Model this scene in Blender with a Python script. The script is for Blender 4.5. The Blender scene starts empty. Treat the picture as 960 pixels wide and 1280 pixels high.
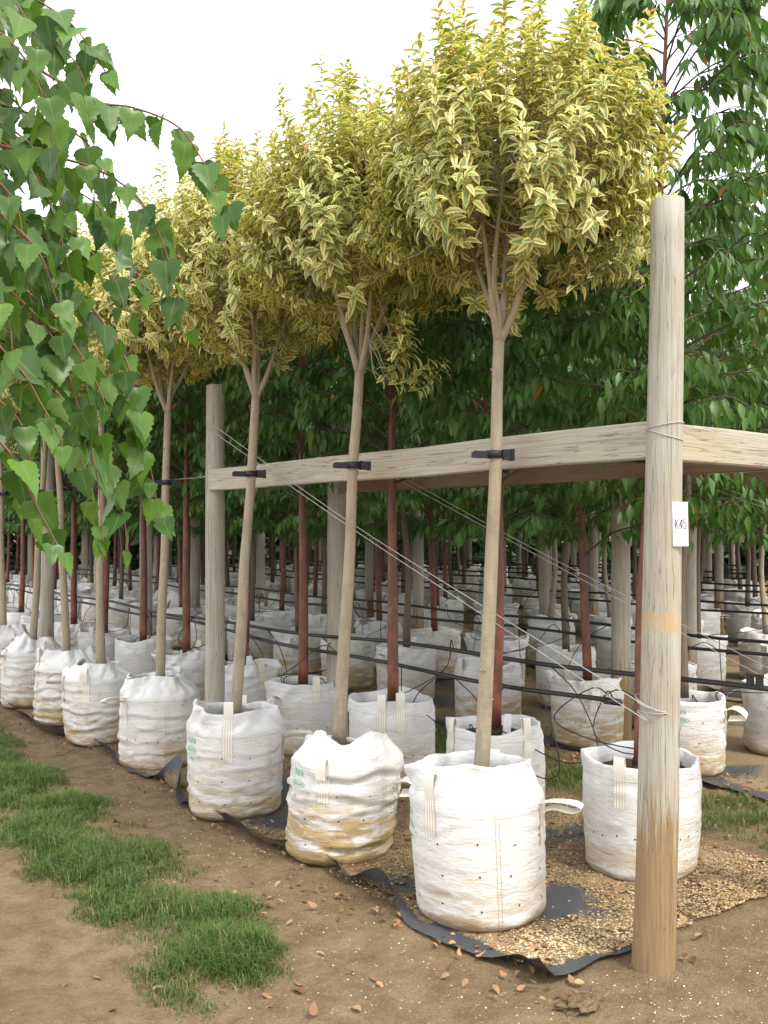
import bpy, math, random
import numpy as np
from mathutils import Matrix, Vector
from mathutils import noise as mnoise

# ------------------------------------------------------------------ camera, sky, sun, exposure
scene = bpy.context.scene
COL = scene.collection
TH = math.radians(35.8)            # rows run along +Y, the camera looks 35.8 deg to the right of them
FPX, CX, HY, CAMH = 1250.0, 480.0, 655.0, 1.6
cam = bpy.data.cameras.new('camera')
cam.sensor_fit = 'VERTICAL'; cam.sensor_height = 24.0
cam.lens = FPX / 1280.0 * 24.0
cam.clip_start = 0.05; cam.clip_end = 600.0
camo = bpy.data.objects.new('camera', cam); COL.objects.link(camo)
camo.location = (0, 0, CAMH)
camo.rotation_euler = (math.radians(90) + math.atan((HY - 640.0) / FPX), 0, -TH)
scene.camera = camo

SUN_EL, SUN_AZ = math.radians(55), math.radians(172)     # azimuth clockwise from +Y: behind the camera
world = bpy.data.worlds.new('World'); scene.world = world
world.use_nodes = True
wn = world.node_tree; wn.nodes.clear()
sky = wn.nodes.new('ShaderNodeTexSky'); sky.sky_type = 'NISHITA'; sky.sun_disc = False
sky.sun_elevation = SUN_EL; sky.sun_rotation = SUN_AZ
sky.air_density = 1.0; sky.dust_density = 4.0
mixw = wn.nodes.new('ShaderNodeMix'); mixw.data_type = 'RGBA'
mixw.inputs['Factor'].default_value = 0.86                # an even, bright cloud sheet over the sky
cloud = wn.nodes.new('ShaderNodeRGB'); cloud.outputs[0].default_value = (9.6, 9.7, 9.9, 1)
bg = wn.nodes.new('ShaderNodeBackground'); bg.inputs['Strength'].default_value = 0.1
wo = wn.nodes.new('ShaderNodeOutputWorld')
wn.links.new(sky.outputs[0], mixw.inputs[6]); wn.links.new(cloud.outputs[0], mixw.inputs[7])
wn.links.new(mixw.outputs[2], bg.inputs['Color']); wn.links.new(bg.outputs[0], wo.inputs['Surface'])

sun = bpy.data.lights.new('sun', 'SUN'); sun.energy = 1.5; sun.angle = math.radians(12); sun.color = (1.0, 0.93, 0.80)
suno = bpy.data.objects.new('sun', sun); COL.objects.link(suno)
sd = Vector((math.sin(SUN_AZ) * math.cos(SUN_EL), math.cos(SUN_AZ) * math.cos(SUN_EL), math.sin(SUN_EL)))
suno.location = sd * 40; suno.rotation_euler = sd.to_track_quat('Z', 'Y').to_euler()

vs = scene.view_settings
vs.view_transform = 'Standard'; vs.look = 'None'; vs.gamma = 1.0; vs.use_curve_mapping = False
vs.exposure = 1.27
scene.render.engine = 'CYCLES'
scene.cycles.max_bounces = 5; scene.cycles.diffuse_bounces = 3; scene.cycles.glossy_bounces = 2; scene.cycles.transmission_bounces = 4; scene.cycles.transparent_max_bounces = 4

# ------------------------------------------------------------------ helpers
RNG = np.random.default_rng(7)
random.seed(7)
ST, CT = math.sin(TH), math.cos(TH)
RIGHT = np.array([CT, -ST, 0.0]); FWD = np.array([ST, CT, 0.0])

def campt(px, py, d):
    """photo pixel at a chosen distance -> world point"""
    return RIGHT * ((px - CX) / FPX * d) + FWD * d + np.array([0, 0, CAMH - (py - HY) / FPX * d])
def to_px(x, y):
    d = x * ST + y * CT
    return CX + (x * CT - y * ST) / max(d, 1e-3) * FPX, d

def hash2(ix, iy, s):
    h = (ix.astype(np.int64) * 374761393 + iy.astype(np.int64) * 668265263 + s * 974711) & 0x7fffffff
    h = ((h ^ (h >> 13)) * 1274126177) & 0x7fffffff
    return ((h ^ (h >> 16)) & 0xffff) / 65535.0
def vnoise(x, y, s=0):
    x = np.asarray(x, float); y = np.asarray(y, float)
    ix, iy = np.floor(x), np.floor(y); fx, fy = x - ix, y - iy
    fx = fx * fx * (3 - 2 * fx); fy = fy * fy * (3 - 2 * fy)
    a, b = hash2(ix, iy, s), hash2(ix + 1, iy, s); c, d = hash2(ix, iy + 1, s), hash2(ix + 1, iy + 1, s)
    return (a * (1 - fx) + b * fx) * (1 - fy) + (c * (1 - fx) + d * fx) * fy
def fbm(x, y, s=0, o=4):
    t, a, n = 0, 1, 0
    for k in range(o):
        t = t + a * vnoise(x * 2 ** k + 13.7 * k, y * 2 ** k + 5.1 * k, s + k); n += a; a *= .5
    return t / n
def sstep(a, b, x):
    t = np.clip((np.asarray(x, float) - a) / (b - a), 0, 1); return t * t * (3 - 2 * t)
def gz(x, y):
    """height of the trodden earth"""
    x = np.asarray(x, float); y = np.asarray(y, float)
    z = (fbm(x * 1.1, y * 1.1, 3) - .5) * .05 + (fbm(x * 5, y * 5, 9) - .5) * .022
    near = sstep(16, 6, np.hypot(x, y))
    z = z + near * ((fbm(x * 16, y * 16, 21, 3) - .5) * .024)
    rut = np.exp(-((x - 2.13) / .16) ** 2) + np.exp(-((x - 1.15) / .22) ** 2)
    return z - .012 * rut * sstep(2.0, 3.2, y)

class MB:
    """collects pieces and links them as one mesh"""
    def __init__(s): s.v, s.f, s.c, s.n = [], [], [], 0
    def add(s, v, faces, col=None):
        v = np.asarray(v, float).reshape(-1, 3)
        s.v.append(v)
        for f in (faces if isinstance(faces, list) else [faces]):
            f = np.asarray(f, np.int64)
            if f.size: s.f.append(f + s.n)
        s.c.append(np.broadcast_to(np.asarray(col if col is not None else (0, 0, 0, 1), float), (len(v), 4)))
        s.n += len(v)
        return s
    def mesh(s, name, m, smooth=True):
        V = np.concatenate(s.v); C = np.concatenate(s.c)
        me = bpy.data.meshes.new(name)
        loops = np.concatenate([f.ravel() for f in s.f])
        sizes = np.concatenate([np.full(len(f), f.shape[1]) for f in s.f])
        starts = np.concatenate([[0], np.cumsum(sizes)[:-1]])
        me.vertices.add(len(V)); me.vertices.foreach_set('co', V.astype(np.float32).ravel())
        me.loops.add(len(loops)); me.loops.foreach_set('vertex_index', loops.astype(np.int32))
        me.polygons.add(len(sizes)); me.polygons.foreach_set('loop_start', starts.astype(np.int32))
        me.polygons.foreach_set('loop_total', sizes.astype(np.int32))
        me.polygons.foreach_set('use_smooth', np.full(len(sizes), smooth))
        at = me.attributes.new('lf', 'FLOAT_COLOR', 'POINT'); at.data.foreach_set('color', C.astype(np.float32).ravel())
        me.update(); me.validate()
        if m: me.materials.append(m)
        return me
    def build(s, name, m, parent=None, smooth=True):
        return link(name, s.mesh(name, m, smooth), parent)

def link(name, data, parent=None, mat=None):
    o = bpy.data.objects.new(name, data); COL.objects.link(o)
    if parent: o.parent = parent
    if mat is not None: o.matrix_basis = mat
    return o
def tag(o, label=None, cat=None, group=None, kind=None):
    if label: o['label'] = label
    if cat: o['category'] = cat
    if group: o['group'] = group
    if kind: o['kind'] = kind
    return o
def thing(name, label, cat, loc, rz=0.0, group=None):
    o = link(name, None); o.location = loc; o.rotation_euler = (0, 0, rz); o.empty_display_size = .1
    return tag(o, label, cat, group)
def copy_tree(o, parent=None):
    c = o.copy(); COL.objects.link(c); c.parent = parent
    for ch in o.children: copy_tree(ch, c)
    return c

def norm(v): 
    v = np.asarray(v, float); return v / (np.linalg.norm(v, axis=-1, keepdims=True) + 1e-9)
def tube(mb, pts, rad, sides=8, col=None, cap=True, wob=0.0, seed=0):
    P = np.asarray(pts, float); n = len(P)
    R = np.broadcast_to(np.asarray(rad, float), (n,))
    T = norm(np.gradient(P, axis=0))
    ref = np.array([1.0, 0, 0]) if abs(T[0][0]) < .8 else np.array([0, 1.0, 0])
    a = np.linspace(0, 2 * math.pi, sides, endpoint=False)
    V = []
    for i in range(n):
        u = norm(ref - T[i] * np.dot(ref, T[i])); w = np.cross(T[i], u); ref = u
        rr = R[i]
        if wob: rr = R[i] * (1 + wob * (vnoise(np.cos(a) * 1.5 + i * .37 + seed, np.sin(a) * 1.5 + i * .21, seed) - .5))
        V.append(P[i] + (np.cos(a) * rr)[:, None] * u + (np.sin(a) * rr)[:, None] * w)
    V = np.concatenate(V)
    k = np.arange(sides); k2 = (k + 1) % sides
    F = np.concatenate([np.stack([i * sides + k, i * sides + k2, (i + 1) * sides + k2, (i + 1) * sides + k], 1) for i in range(n - 1)])
    fs = [F]
    if cap:
        m = len(V); V = np.concatenate([V, P[:1], P[-1:]])
        fs.append(np.stack([np.full(sides, m), k2, k], 1))
        fs.append(np.stack([np.full(sides, m + 1), (n - 1) * sides + k, (n - 1) * sides + k2], 1))
    mb.add(V, fs, col); return mb
def spline(pts, n):
    P = np.asarray(pts, float)
    if len(P) == 2: return P[0] + (P[1] - P[0]) * np.linspace(0, 1, n)[:, None]
    P = np.concatenate([[2 * P[0] - P[1]], P, [2 * P[-1] - P[-2]]]); m = len(P) - 3
    out = []
    for s in np.linspace(0, m - 1e-6, n):
        i = int(s); t = s - i; p0, p1, p2, p3 = P[i:i + 4]
        out.append(.5 * (2 * p1 + (p2 - p0) * t + (2 * p0 - 5 * p1 + 4 * p2 - p3) * t * t + (3 * p1 - p0 - 3 * p2 + p3) * t ** 3))
    return np.array(out)
BOXF = np.array([[0, 1, 3, 2], [4, 6, 7, 5], [0, 4, 5, 1], [2, 3, 7, 6], [0, 2, 6, 4], [1, 5, 7, 3]])
def box(mb, c, s, col=None, R=None, bev=0.0):
    c = np.asarray(c, float); s = np.asarray(s, float) / 2
    if not bev:
        v = np.array([[x, y, z] for x in (-1, 1) for y in (-1, 1) for z in (-1, 1)]) * s
        if R is not None: v = v @ np.asarray(R).T
        mb.add(v + c, BOXF, col); return mb
    # box with chamfered long (Y) edges
    x, z, b = s[0], s[2], bev
    prof = np.array([[-x + b, -z], [x - b, -z], [x, -z + b], [x, z - b], [x - b, z], [-x + b, z], [-x, z - b], [-x, -z + b]])
    ys = np.linspace(-s[1], s[1], 9); V = []
    for i, yy in enumerate(ys): V.append(np.stack([prof[:, 0], np.full(8, yy), prof[:, 1]], 1))
    V = np.concatenate(V); k = np.arange(8); k2 = (k + 1) % 8
    F = np.concatenate([np.stack([i * 8 + k2, i * 8 + k, (i + 1) * 8 + k, (i + 1) * 8 + k2], 1) for i in range(8)])
    if R is not None: V = V @ np.asarray(R).T
    mb.add(V + c, [F, np.array([[0, 1, 2, 3, 4, 5, 6, 7]]), np.array([[71, 70, 69, 68, 67, 66, 65, 64]])], col); return mb

# ------------------------------------------------------------------ materials
def mat(name):
    m = bpy.data.materials.new(name); m.use_nodes = True
    nt = m.node_tree; nt.nodes.clear()
    out = nt.nodes.new('ShaderNodeOutputMaterial'); p = nt.nodes.new('ShaderNodeBsdfPrincipled')
    nt.links.new(p.outputs[0], out.inputs['Surface'])
    return m, nt, p, out
def N(nt, t, **kw):
    n = nt.nodes.new(t)
    for k, v in kw.items():
        if k in n.inputs: n.inputs[k].default_value = v
        else: setattr(n, k, v)
    return n
def coords(nt, scale=(1, 1, 1), kind='Object'):
    tc = N(nt, 'ShaderNodeTexCoord'); mp = N(nt, 'ShaderNodeMapping'); mp.inputs['Scale'].default_value = scale
    nt.links.new(tc.outputs[kind], mp.inputs['Vector']); return mp.outputs[0]
def noise(nt, vec, sc, det=4, rough=.55, dist=0.0):
    n = N(nt, 'ShaderNodeTexNoise'); n.inputs['Scale'].default_value = sc; n.inputs['Detail'].default_value = det
    n.inputs['Roughness'].default_value = rough; n.inputs['Distortion'].default_value = dist
    if vec is not None: nt.links.new(vec, n.inputs['Vector'])
    return n.outputs['Fac']
def ramp(nt, fac, stops):
    r = N(nt, 'ShaderNodeValToRGB'); e = r.color_ramp.elements
    while len(e) < len(stops): e.new(.5)
    for el, (p, c) in zip(e, stops):
        el.position = p; el.color = (c, c, c, 1) if not hasattr(c, '__len__') else (*c, 1)
    nt.links.new(fac, r.inputs[0]); return r.outputs[0]
def mixc(nt, fac, a, b, mode='MIX'):
    m = N(nt, 'ShaderNodeMix', data_type='RGBA', blend_type=mode)
    for v, i in ((fac, 0), (a, 6), (b, 7)):
        if hasattr(v, 'is_output'): nt.links.new(v, m.inputs[i])
        else: m.inputs[i].default_value = v if i == 0 else (*v[:3], 1)
    return m.outputs[2]
def math_(nt, op, a, b=0.0, clamp=False):
    m = N(nt, 'ShaderNodeMath', operation=op, use_clamp=clamp)
    for v, i in ((a, 0), (b, 1)):
        if hasattr(v, 'is_output'): nt.links.new(v, m.inputs[i])
        else: m.inputs[i].default_value = v
    return m.outputs[0]
def bump(nt, p, h, strength=.4, dist=.01):
    b = N(nt, 'ShaderNodeBump'); b.inputs['Strength'].default_value = strength; b.inputs['Distance'].default_value = dist
    nt.links.new(h, b.inputs['Height']); nt.links.new(b.outputs[0], p.inputs['Normal'])
def attr(nt):
    a = N(nt, 'ShaderNodeAttribute', attribute_name='lf'); s = N(nt, 'ShaderNodeSeparateColor')
    nt.links.new(a.outputs['Color'], s.inputs[0]); return s.outputs[0], s.outputs[1], s.outputs[2]
def sep_xyz(nt, vec):
    s = N(nt, 'ShaderNodeSeparateXYZ'); nt.links.new(vec, s.inputs[0]); return s.outputs

def leaf_finish(m, nt, p, out, col, trans=.35, rough=.42, tint=(1.15, 1.1, .6)):
    nt.links.new(col, p.inputs['Base Color']); p.inputs['Roughness'].default_value = rough
    p.inputs['Specular IOR Level'].default_value = .45
    t = N(nt, 'ShaderNodeBsdfTranslucent'); nt.links.new(mixc(nt, 1.0, col, tint, 'MULTIPLY'), t.inputs['Color'])
    mx = N(nt, 'ShaderNodeMixShader'); mx.inputs[0].default_value = trans
    nt.links.new(p.outputs[0], mx.inputs[1]); nt.links.new(t.outputs[0], mx.inputs[2]); nt.links.new(mx.outputs[0], out.inputs['Surface'])
    return m

def m_variegated():
    m, nt, p, out = mat('variegated_leaf'); e, r, t = attr(nt)
    n = noise(nt, coords(nt, (1, 1, 1)), 38, 3)
    edge = math_(nt, 'ADD', e, math_(nt, 'MULTIPLY', math_(nt, 'SUBTRACT', n, .5), .55))
    edge = math_(nt, 'ADD', edge, math_(nt, 'MULTIPLY', math_(nt, 'SUBTRACT', r, .55), .75))
    k = ramp(nt, edge, [(.34, 0.0), (.64, 1.0)])
    green = mixc(nt, noise(nt, coords(nt), 90, 2), (.15, .225, .065), (.30, .375, .15))
    yel = mixc(nt, r, (.80, .70, .20), (.90, .83, .38))
    c = mixc(nt, k, green, yel)
    rib = ramp(nt, e, [(0.0, 1.0), (.09, 0.0)])
    c = mixc(nt, math_(nt, 'MULTIPLY', rib, .5), c, (.62, .58, .28))
    young = ramp(nt, t, [(.90, 0.0), (.99, 1.0)])
    c = mixc(nt, math_(nt, 'MULTIPLY', young, .75), c, (.62, .34, .14))
    return leaf_finish(m, nt, p, out, c, .36, .38, (1.1, 1.05, .62))
def m_green(name, a, b, orange=.98, trans=.32):
    m, nt, p, out = mat(name); e, r, t = attr(nt)
    c = mixc(nt, r, a, b)
    c = mixc(nt, math_(nt, 'MULTIPLY', noise(nt, coords(nt), 30, 3), .5), c, tuple(x * .6 for x in a))
    rib = ramp(nt, e, [(0.0, 1.0), (.12, 0.0)])
    c = mixc(nt, math_(nt, 'MULTIPLY', rib, .35), c, (.22, .32, .10))
    if orange: c = mixc(nt, ramp(nt, r, [(orange, 0.0), (orange + .005, .85)]), c, (.36, .16, .04))
    return leaf_finish(m, nt, p, out, c, trans, .40, (1.2, 1.25, .5))
def m_bark(name, a, b, vert=7, ring=60, rough=.7, patch=None):
    m, nt, p, out = mat(name)
    n1 = noise(nt, coords(nt, (9, 9, 1.2)), vert, 5); n2 = noise(nt, coords(nt, (1, 1, 7)), ring / 6, 3, dist=.4)
    c = mixc(nt, n1, a, b); c = mixc(nt, ramp(nt, n2, [(.63, 0.0), (.72, .45)]), c, tuple(x * .5 for x in a))
    if patch: c = mixc(nt, ramp(nt, noise(nt, coords(nt, (1, 1, .6)), 9, 3), [(.52, 0.0), (.60, .8)]), c, patch)
    e, r, t = attr(nt)
    c = mixc(nt, math_(nt, 'MULTIPLY', e, .8), c, tuple(x * .62 for x in b))
    nt.links.new(c, p.inputs['Base Color']); p.inputs['Roughness'].default_value = rough
    bump(nt, p, math_(nt, 'ADD', n1, n2), .5, .004); return m
def m_plain(name, c, rough=.6, spec=.4, var=0.0, sc=40, bmp=0.0):
    m, nt, p, out = mat(name)
    n = noise(nt, coords(nt), sc, 4)
    nt.links.new(mixc(nt, n, tuple(x * (1 - var) for x in c), tuple(min(1, x * (1 + var)) for x in c)), p.inputs['Base Color'])
    p.inputs['Roughness'].default_value = rough; p.inputs['Specular IOR Level'].default_value = spec
    if bmp: bump(nt, p, n, bmp, .004)
    return m

def m_ground():
    m, nt, p, out = mat('trodden_earth'); v = coords(nt)
    big = noise(nt, v, .9, 5, .6); mid = noise(nt, v, 7, 6, .65); fine = noise(nt, v, 60, 5, .7); grit = noise(nt, v, 260, 2, .6)
    c = mixc(nt, ramp(nt, big, [(.3, 0.0), (.7, 1.0)]), (.255, .182, .100), (.375, .285, .170))
    c = mixc(nt, ramp(nt, mid, [(.38, .8), (.62, 0.0)]), c, (.185, .118, .066))
    c = mixc(nt, ramp(nt, fine, [(.52, 0.0), (.75, .7)]), c, (.41, .30, .18))
    c = mixc(nt, ramp(nt, grit, [(.60, 0.0), (.68, .65)]), c, (.50, .41, .28))
    c = mixc(nt, ramp(nt, grit, [(.32, .75), (.42, 0.0)]), c, (.12, .082, .047))
    nt.links.new(c, p.inputs['Base Color']); p.inputs['Roughness'].default_value = .95; p.inputs['Specular IOR Level'].default_value = .15
    h = math_(nt, 'ADD', math_(nt, 'MULTIPLY', mid, 1.0), math_(nt, 'ADD', math_(nt, 'MULTIPLY', fine, .7), math_(nt, 'MULTIPLY', grit, .35)))
    bump(nt, p, h, 1.0, .030); return m
def m_membrane():
    m, nt, p, out = mat('woven_membrane'); e, r, t = attr(nt); v = coords(nt)
    fine = noise(nt, v, 70, 5, .7); grit = noise(nt, v, 210, 2, .6)
    deb = math_(nt, 'ADD', e, math_(nt, 'MULTIPLY', math_(nt, 'SUBTRACT', fine, .5), .9))
    k = ramp(nt, deb, [(.42, 0.0), (.50, 1.0)])
    plast = mixc(nt, noise(nt, v, 6, 4), (.035, .038, .045), (.085, .09, .10))
    soil = mixc(nt, fine, (.13, .085, .045), (.34, .25, .14))
    soil = mixc(nt, ramp(nt, grit, [(.58, 0.0), (.66, .8)]), soil, (.46, .36, .21))
    soil = mixc(nt, ramp(nt, grit, [(.30, .8), (.38, 0.0)]), soil, (.075, .05, .03))
    nt.links.new(mixc(nt, k, plast, soil), p.inputs['Base Color'])
    nt.links.new(ramp(nt, k, [(0, .42), (1, .95)]), p.inputs['Roughness']); p.inputs['Specular IOR Level'].default_value = .4
    bump(nt, p, math_(nt, 'ADD', math_(nt, 'MULTIPLY', k, .5), math_(nt, 'MULTIPLY', grit, .6)), .7, .008); return m
def m_pebble():
    m, nt, p, out = mat('pebble'); e, r, t = attr(nt)
    c = ramp(nt, r, [(0, (.13, .085, .05)), (.3, (.30, .20, .10)), (.6, (.50, .37, .19)), (.85, (.60, .49, .30)), (1.0, (.72, .66, .55))])
    nt.links.new(c, p.inputs['Base Color']); p.inputs['Roughness'].default_value = .85; return m
def m_litter():
    m, nt, p, out = mat('dry_leaf'); e, r, t = attr(nt)
    oi = N(nt, 'ShaderNodeObjectInfo'); rr = math_(nt, 'FRACT', math_(nt, 'ADD', r, oi.outputs['Random']))
    c = ramp(nt, rr, [(0, (.10, .055, .03)), (.35, (.21, .105, .055)), (.7, (.33, .18, .09)), (1.0, (.46, .30, .15))])
    return leaf_finish(m, nt, p, out, c, .15, .7, (1, .9, .7))
def m_grass():
    m, nt, p, out = mat('grass_blade'); e, r, t = attr(nt)
    c = mixc(nt, e, (.036, .080, .014), (.105, .192, .032)); c = mixc(nt, ramp(nt, r, [(.80, 0.0), (.90, .8)]), c, (.36, .29, .12))
    return leaf_finish(m, nt, p, out, c, .3, .5, (1.1, 1.2, .5))
def m_wood(name, weather=1.0, stain=False, scrape=False):
    m, nt, p, out = mat(name); v = coords(nt, (14, 14, .9)); vo = coords(nt)
    g = noise(nt, v, 5, 6, .6, .3); g2 = noise(nt, coords(nt, (40, 40, .35)), 5, 2, .5); blot = noise(nt, coords(nt, (2.2, 2.2, 1.6)), 2.2, 4)
    c = mixc(nt, g, (.27, .255, .212), (.55, .53, .46)); c = mixc(nt, ramp(nt, blot, [(.42, 0.0), (.66, .65)]), c, (.37, .315, .225))
    c = mixc(nt, ramp(nt, g2, [(.55, 0.0), (.70, .45)]), c, (.13, .10, .065))
    vk = N(nt, 'ShaderNodeTexVoronoi'); vk.inputs['Scale'].default_value = 5.0; nt.links.new(coords(nt, (1, 1, .55)), vk.inputs['Vector'])
    c = mixc(nt, ramp(nt, vk.outputs['Distance'], [(.09, .85), (.15, 0.0)]), c, (.14, .095, .055))
    z = sep_xyz(nt, vo)[2]
    if stain:
        zz = math_(nt, 'ADD', z, math_(nt, 'MULTIPLY', math_(nt, 'SUBTRACT', g, .5), .55))
        c = mixc(nt, ramp(nt, zz, [(.48, .88), (.66, 0.0)]), c, mixc(nt, g, (.17, .105, .045), (.36, .235, .105)))
    crk = noise(nt, coords(nt, (22, 22, .55)), 3.0, 3, .5, .2); c = mixc(nt, ramp(nt, math_(nt, 'ABSOLUTE', math_(nt, 'SUBTRACT', crk, .47)), [(.004, .6), (.012, 0.0)]), c, (.09, .065, .04))
    if scrape:
        zz = math_(nt, 'ADD', math_(nt, 'ABSOLUTE', math_(nt, 'SUBTRACT', z, 1.245)), math_(nt, 'MULTIPLY', math_(nt, 'SUBTRACT', noise(nt, vo, 30, 4), .5), .05))
        c = mixc(nt, math_(nt, 'MULTIPLY', ramp(nt, zz, [(.034, .95), (.048, 0.0)]), ramp(nt, noise(nt, vo, 14, 5, .7), [(.40, .1), (.52, 1.0)])), c, mixc(nt, g, (.38, .265, .155), (.55, .41, .255)))
    nt.links.new(c, p.inputs['Base Color']); p.inputs['Roughness'].default_value = .85; p.inputs['Specular IOR Level'].default_value = .2
    bump(nt, p, math_(nt, 'ADD', g, math_(nt, 'MULTIPLY', g2, -.8)), .5, .005); return m
def m_rail(name='sawn_timber', shade=0.0):
    m, nt, p, out = mat(name); v = coords(nt, (14, .9, 14))
    g = noise(nt, v, 5, 6, .6, .4); g2 = noise(nt, coords(nt, (30, .3, 30)), 5, 2)
    c = mixc(nt, g, (.31, .278, .215), (.58, .545, .455)); c = mixc(nt, ramp(nt, g2, [(.54, 0.0), (.68, .45)]), c, (.20, .155, .095))
    c = mixc(nt, ramp(nt, noise(nt, coords(nt, (1, .5, 1)), 3, 3), [(.5, 0.0), (.7, .5)]), c, (.40, .31, .18))
    crk = noise(nt, coords(nt, (18, .5, 18)), 3.0, 3, .5, .2); c = mixc(nt, ramp(nt, math_(nt, 'ABSOLUTE', math_(nt, 'SUBTRACT', crk, .47)), [(.005, .7), (.014, 0.0)]), c, (.11, .08, .05))
    c = mixc(nt, shade, c, (.16, .095, .05))  # canopy shade mixed into the timber colour as dark brown
    vk = N(nt, 'ShaderNodeTexVoronoi'); vk.inputs['Scale'].default_value = 3.2; nt.links.new(coords(nt, (1, .8, 1)), vk.inputs['Vector'])
    c = mixc(nt, ramp(nt, vk.outputs['Distance'], [(.07, .8), (.12, 0.0)]), c, (.15, .10, .06))
    nt.links.new(c, p.inputs['Base Color']); p.inputs['Roughness'].default_value = .85; p.inputs['Specular IOR Level'].default_value = .2
    bump(nt, p, g, .4, .004); return m
def m_bag():
    m, nt, p, out = mat('woven_bag'); v = coords(nt); x, y, z = sep_xyz(nt, v)
    oi = N(nt, 'ShaderNodeObjectInfo'); rnd = oi.outputs['Random']
    va = N(nt, 'ShaderNodeVectorMath', operation='ADD'); cb = N(nt, 'ShaderNodeCombineXYZ')
    nt.links.new(math_(nt, 'MULTIPLY', rnd, 37.0), cb.inputs[0]); nt.links.new(v, va.inputs[0]); nt.links.new(cb.outputs[0], va.inputs[1]); vv = va.outputs[0]
    mp = N(nt, 'ShaderNodeMapping'); mp.inputs['Scale'].default_value = (1, 1, 4.5); nt.links.new(vv, mp.inputs[0])
    n = noise(nt, vv, 5, 6, .65); n2 = noise(nt, mp.outputs[0], 5, 5, .7); st = noise(nt, vv, 11, 3)
    low = ramp(nt, math_(nt, 'ADD', z, math_(nt, 'MULTIPLY', math_(nt, 'SUBTRACT', n, .5), -.35)), [(0.0, 1.0), (.16, .62), (.33, .22), (.5, .03)])
    c = mixc(nt, n, (.76, .765, .77), (.84, .84, .83))
    dirt = math_(nt, 'MULTIPLY', low, ramp(nt, n2, [(.38, .12), (.58, 1.0)]))
    dirt = math_(nt, 'MULTIPLY', dirt, math_(nt, 'MULTIPLY', sep_xyz(nt, oi.outputs['Color'])[0], 2.0), True)
    c = mixc(nt, dirt, c, (.47, .34, .17))
    foot = ramp(nt, math_(nt, 'ADD', z, math_(nt, 'MULTIPLY', math_(nt, 'SUBTRACT', n2, .5), -.14)), [(.0, .85), (.055, 0.0)])
    c = mixc(nt, foot, c, (.27, .17, .085))
    c = mixc(nt, ramp(nt, st, [(.62, 0.0), (.74, .55)]), c, (.60, .46, .22))
    hl = math_(nt, 'ABSOLUTE', math_(nt, 'SUBTRACT', z, .448)); c = mixc(nt, ramp(nt, hl, [(.0012, .5), (.0022, 0.0)]), c, (.45, .36, .22))
    e, r, t = attr(nt)
    c = mixc(nt, math_(nt, 'MULTIPLY', e, .55), c, (.30, .22, .12))
    nt.links.new(c, p.inputs['Base Color']); p.inputs['Roughness'].default_value = .55; p.inputs['Specular IOR Level'].default_value = .35
    wv = N(nt, 'ShaderNodeTexWave', wave_type='BANDS', bands_direction='Z'); wv.inputs['Scale'].default_value = 160; nt.links.new(v, wv.inputs[0])
    mp2 = N(nt, 'ShaderNodeMapping'); mp2.inputs['Scale'].default_value = (1, 1, 3.5); nt.links.new(vv, mp2.inputs[0])
    cre = noise(nt, mp2.outputs[0], 13, 4, .6, .6)
    bump(nt, p, math_(nt, 'ADD', cre, math_(nt, 'MULTIPLY', wv.outputs['Fac'], .05)), .8, .013); return m
def m_strap():
    m, nt, p, out = mat('webbing'); e, r, t = attr(nt)
    w = N(nt, 'ShaderNodeMath', operation='PINGPONG'); w.inputs[1].default_value = .125; nt.links.new(e, w.inputs[0])
    k = ramp(nt, math_(nt, 'MULTIPLY', w.outputs[0], 8.0), [(.16, 1.0), (.28, 0.0)])
    k = math_(nt, 'MULTIPLY', math_(nt, 'MULTIPLY', k, t), .75)
    c = mixc(nt, noise(nt, coords(nt), 14, 4), (.72, .68, .58), (.86, .84, .78)); c = mixc(nt, k, c, (.36, .25, .11))
    nt.links.new(c, p.inputs['Base Color']); p.inputs['Roughness'].default_value = .7
    return m

M = dict(var=m_variegated(),
         cherry=m_green('drooping_green_leaf', (.070, .165, .036), (.135, .275, .070)),
         far=m_green('background_leaf', (.060, .150, .030), (.135, .275, .055), .982),
         birch=m_green('serrated_leaf', (.045, .120, .024), (.150, .290, .040), 0, .34),
         wood_dark=m_green('hedge_leaf', (.018, .045, .012), (.045, .085, .022), 0, .15),
         bark_pale=m_bark('pale_bark', (.24, .195, .130), (.46, .39, .28), patch=(.27, .235, .165)),
         bark_red=m_bark('red_bark', (.085, .036, .022), (.20, .078, .044), 6, 70, .45, (.27, .085, .04)),
         bark_dark=m_bark('brown_bark', (.10, .075, .05), (.20, .15, .10)),
         branch=m_bark('branch_bark', (.060, .045, .028), (.13, .095, .055)),
         twig_red=m_bark('red_twig', (.13, .055, .035), (.22, .10, .06)),
         ground=m_ground(), membrane=m_membrane(), pebble=m_pebble(), litter=m_litter(), grass=m_grass(),
         post=m_wood('weathered_post', stain=True), post_plain=m_wood('weathered_post_grey'), post_k=m_wood('weathered_post_scraped', stain=True, scrape=True), rail=m_rail(), rail_shaded=m_rail('shade_browned_timber', .8),  # the last one is the rail timber with shade put into its colour
         bag=m_bag(), strap=m_strap(), soil=m_plain('potting_soil', (.075, .05, .032), .95, .1, .6, 60, .8),
         rubber=m_plain('black_rubber', (.022, .023, .026), .5, .4, .3), pipe=m_plain('black_pipe', (.018, .018, .019), .42, .5, .3, 20),
         wire=m_plain('galvanised_wire', (.42, .42, .38), .45, .5, .2), hole=m_plain('punched_hole', (.03, .045, .03), .8, .2),
         print=m_plain('green_print', (.16, .46, .27), .6, .3, .25, 25), sign=m_plain('white_plate', (.86, .86, .88), .35, .5, .02),
         ink=m_plain('dark_ink', (.035, .012, .06), .5, .3))

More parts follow.
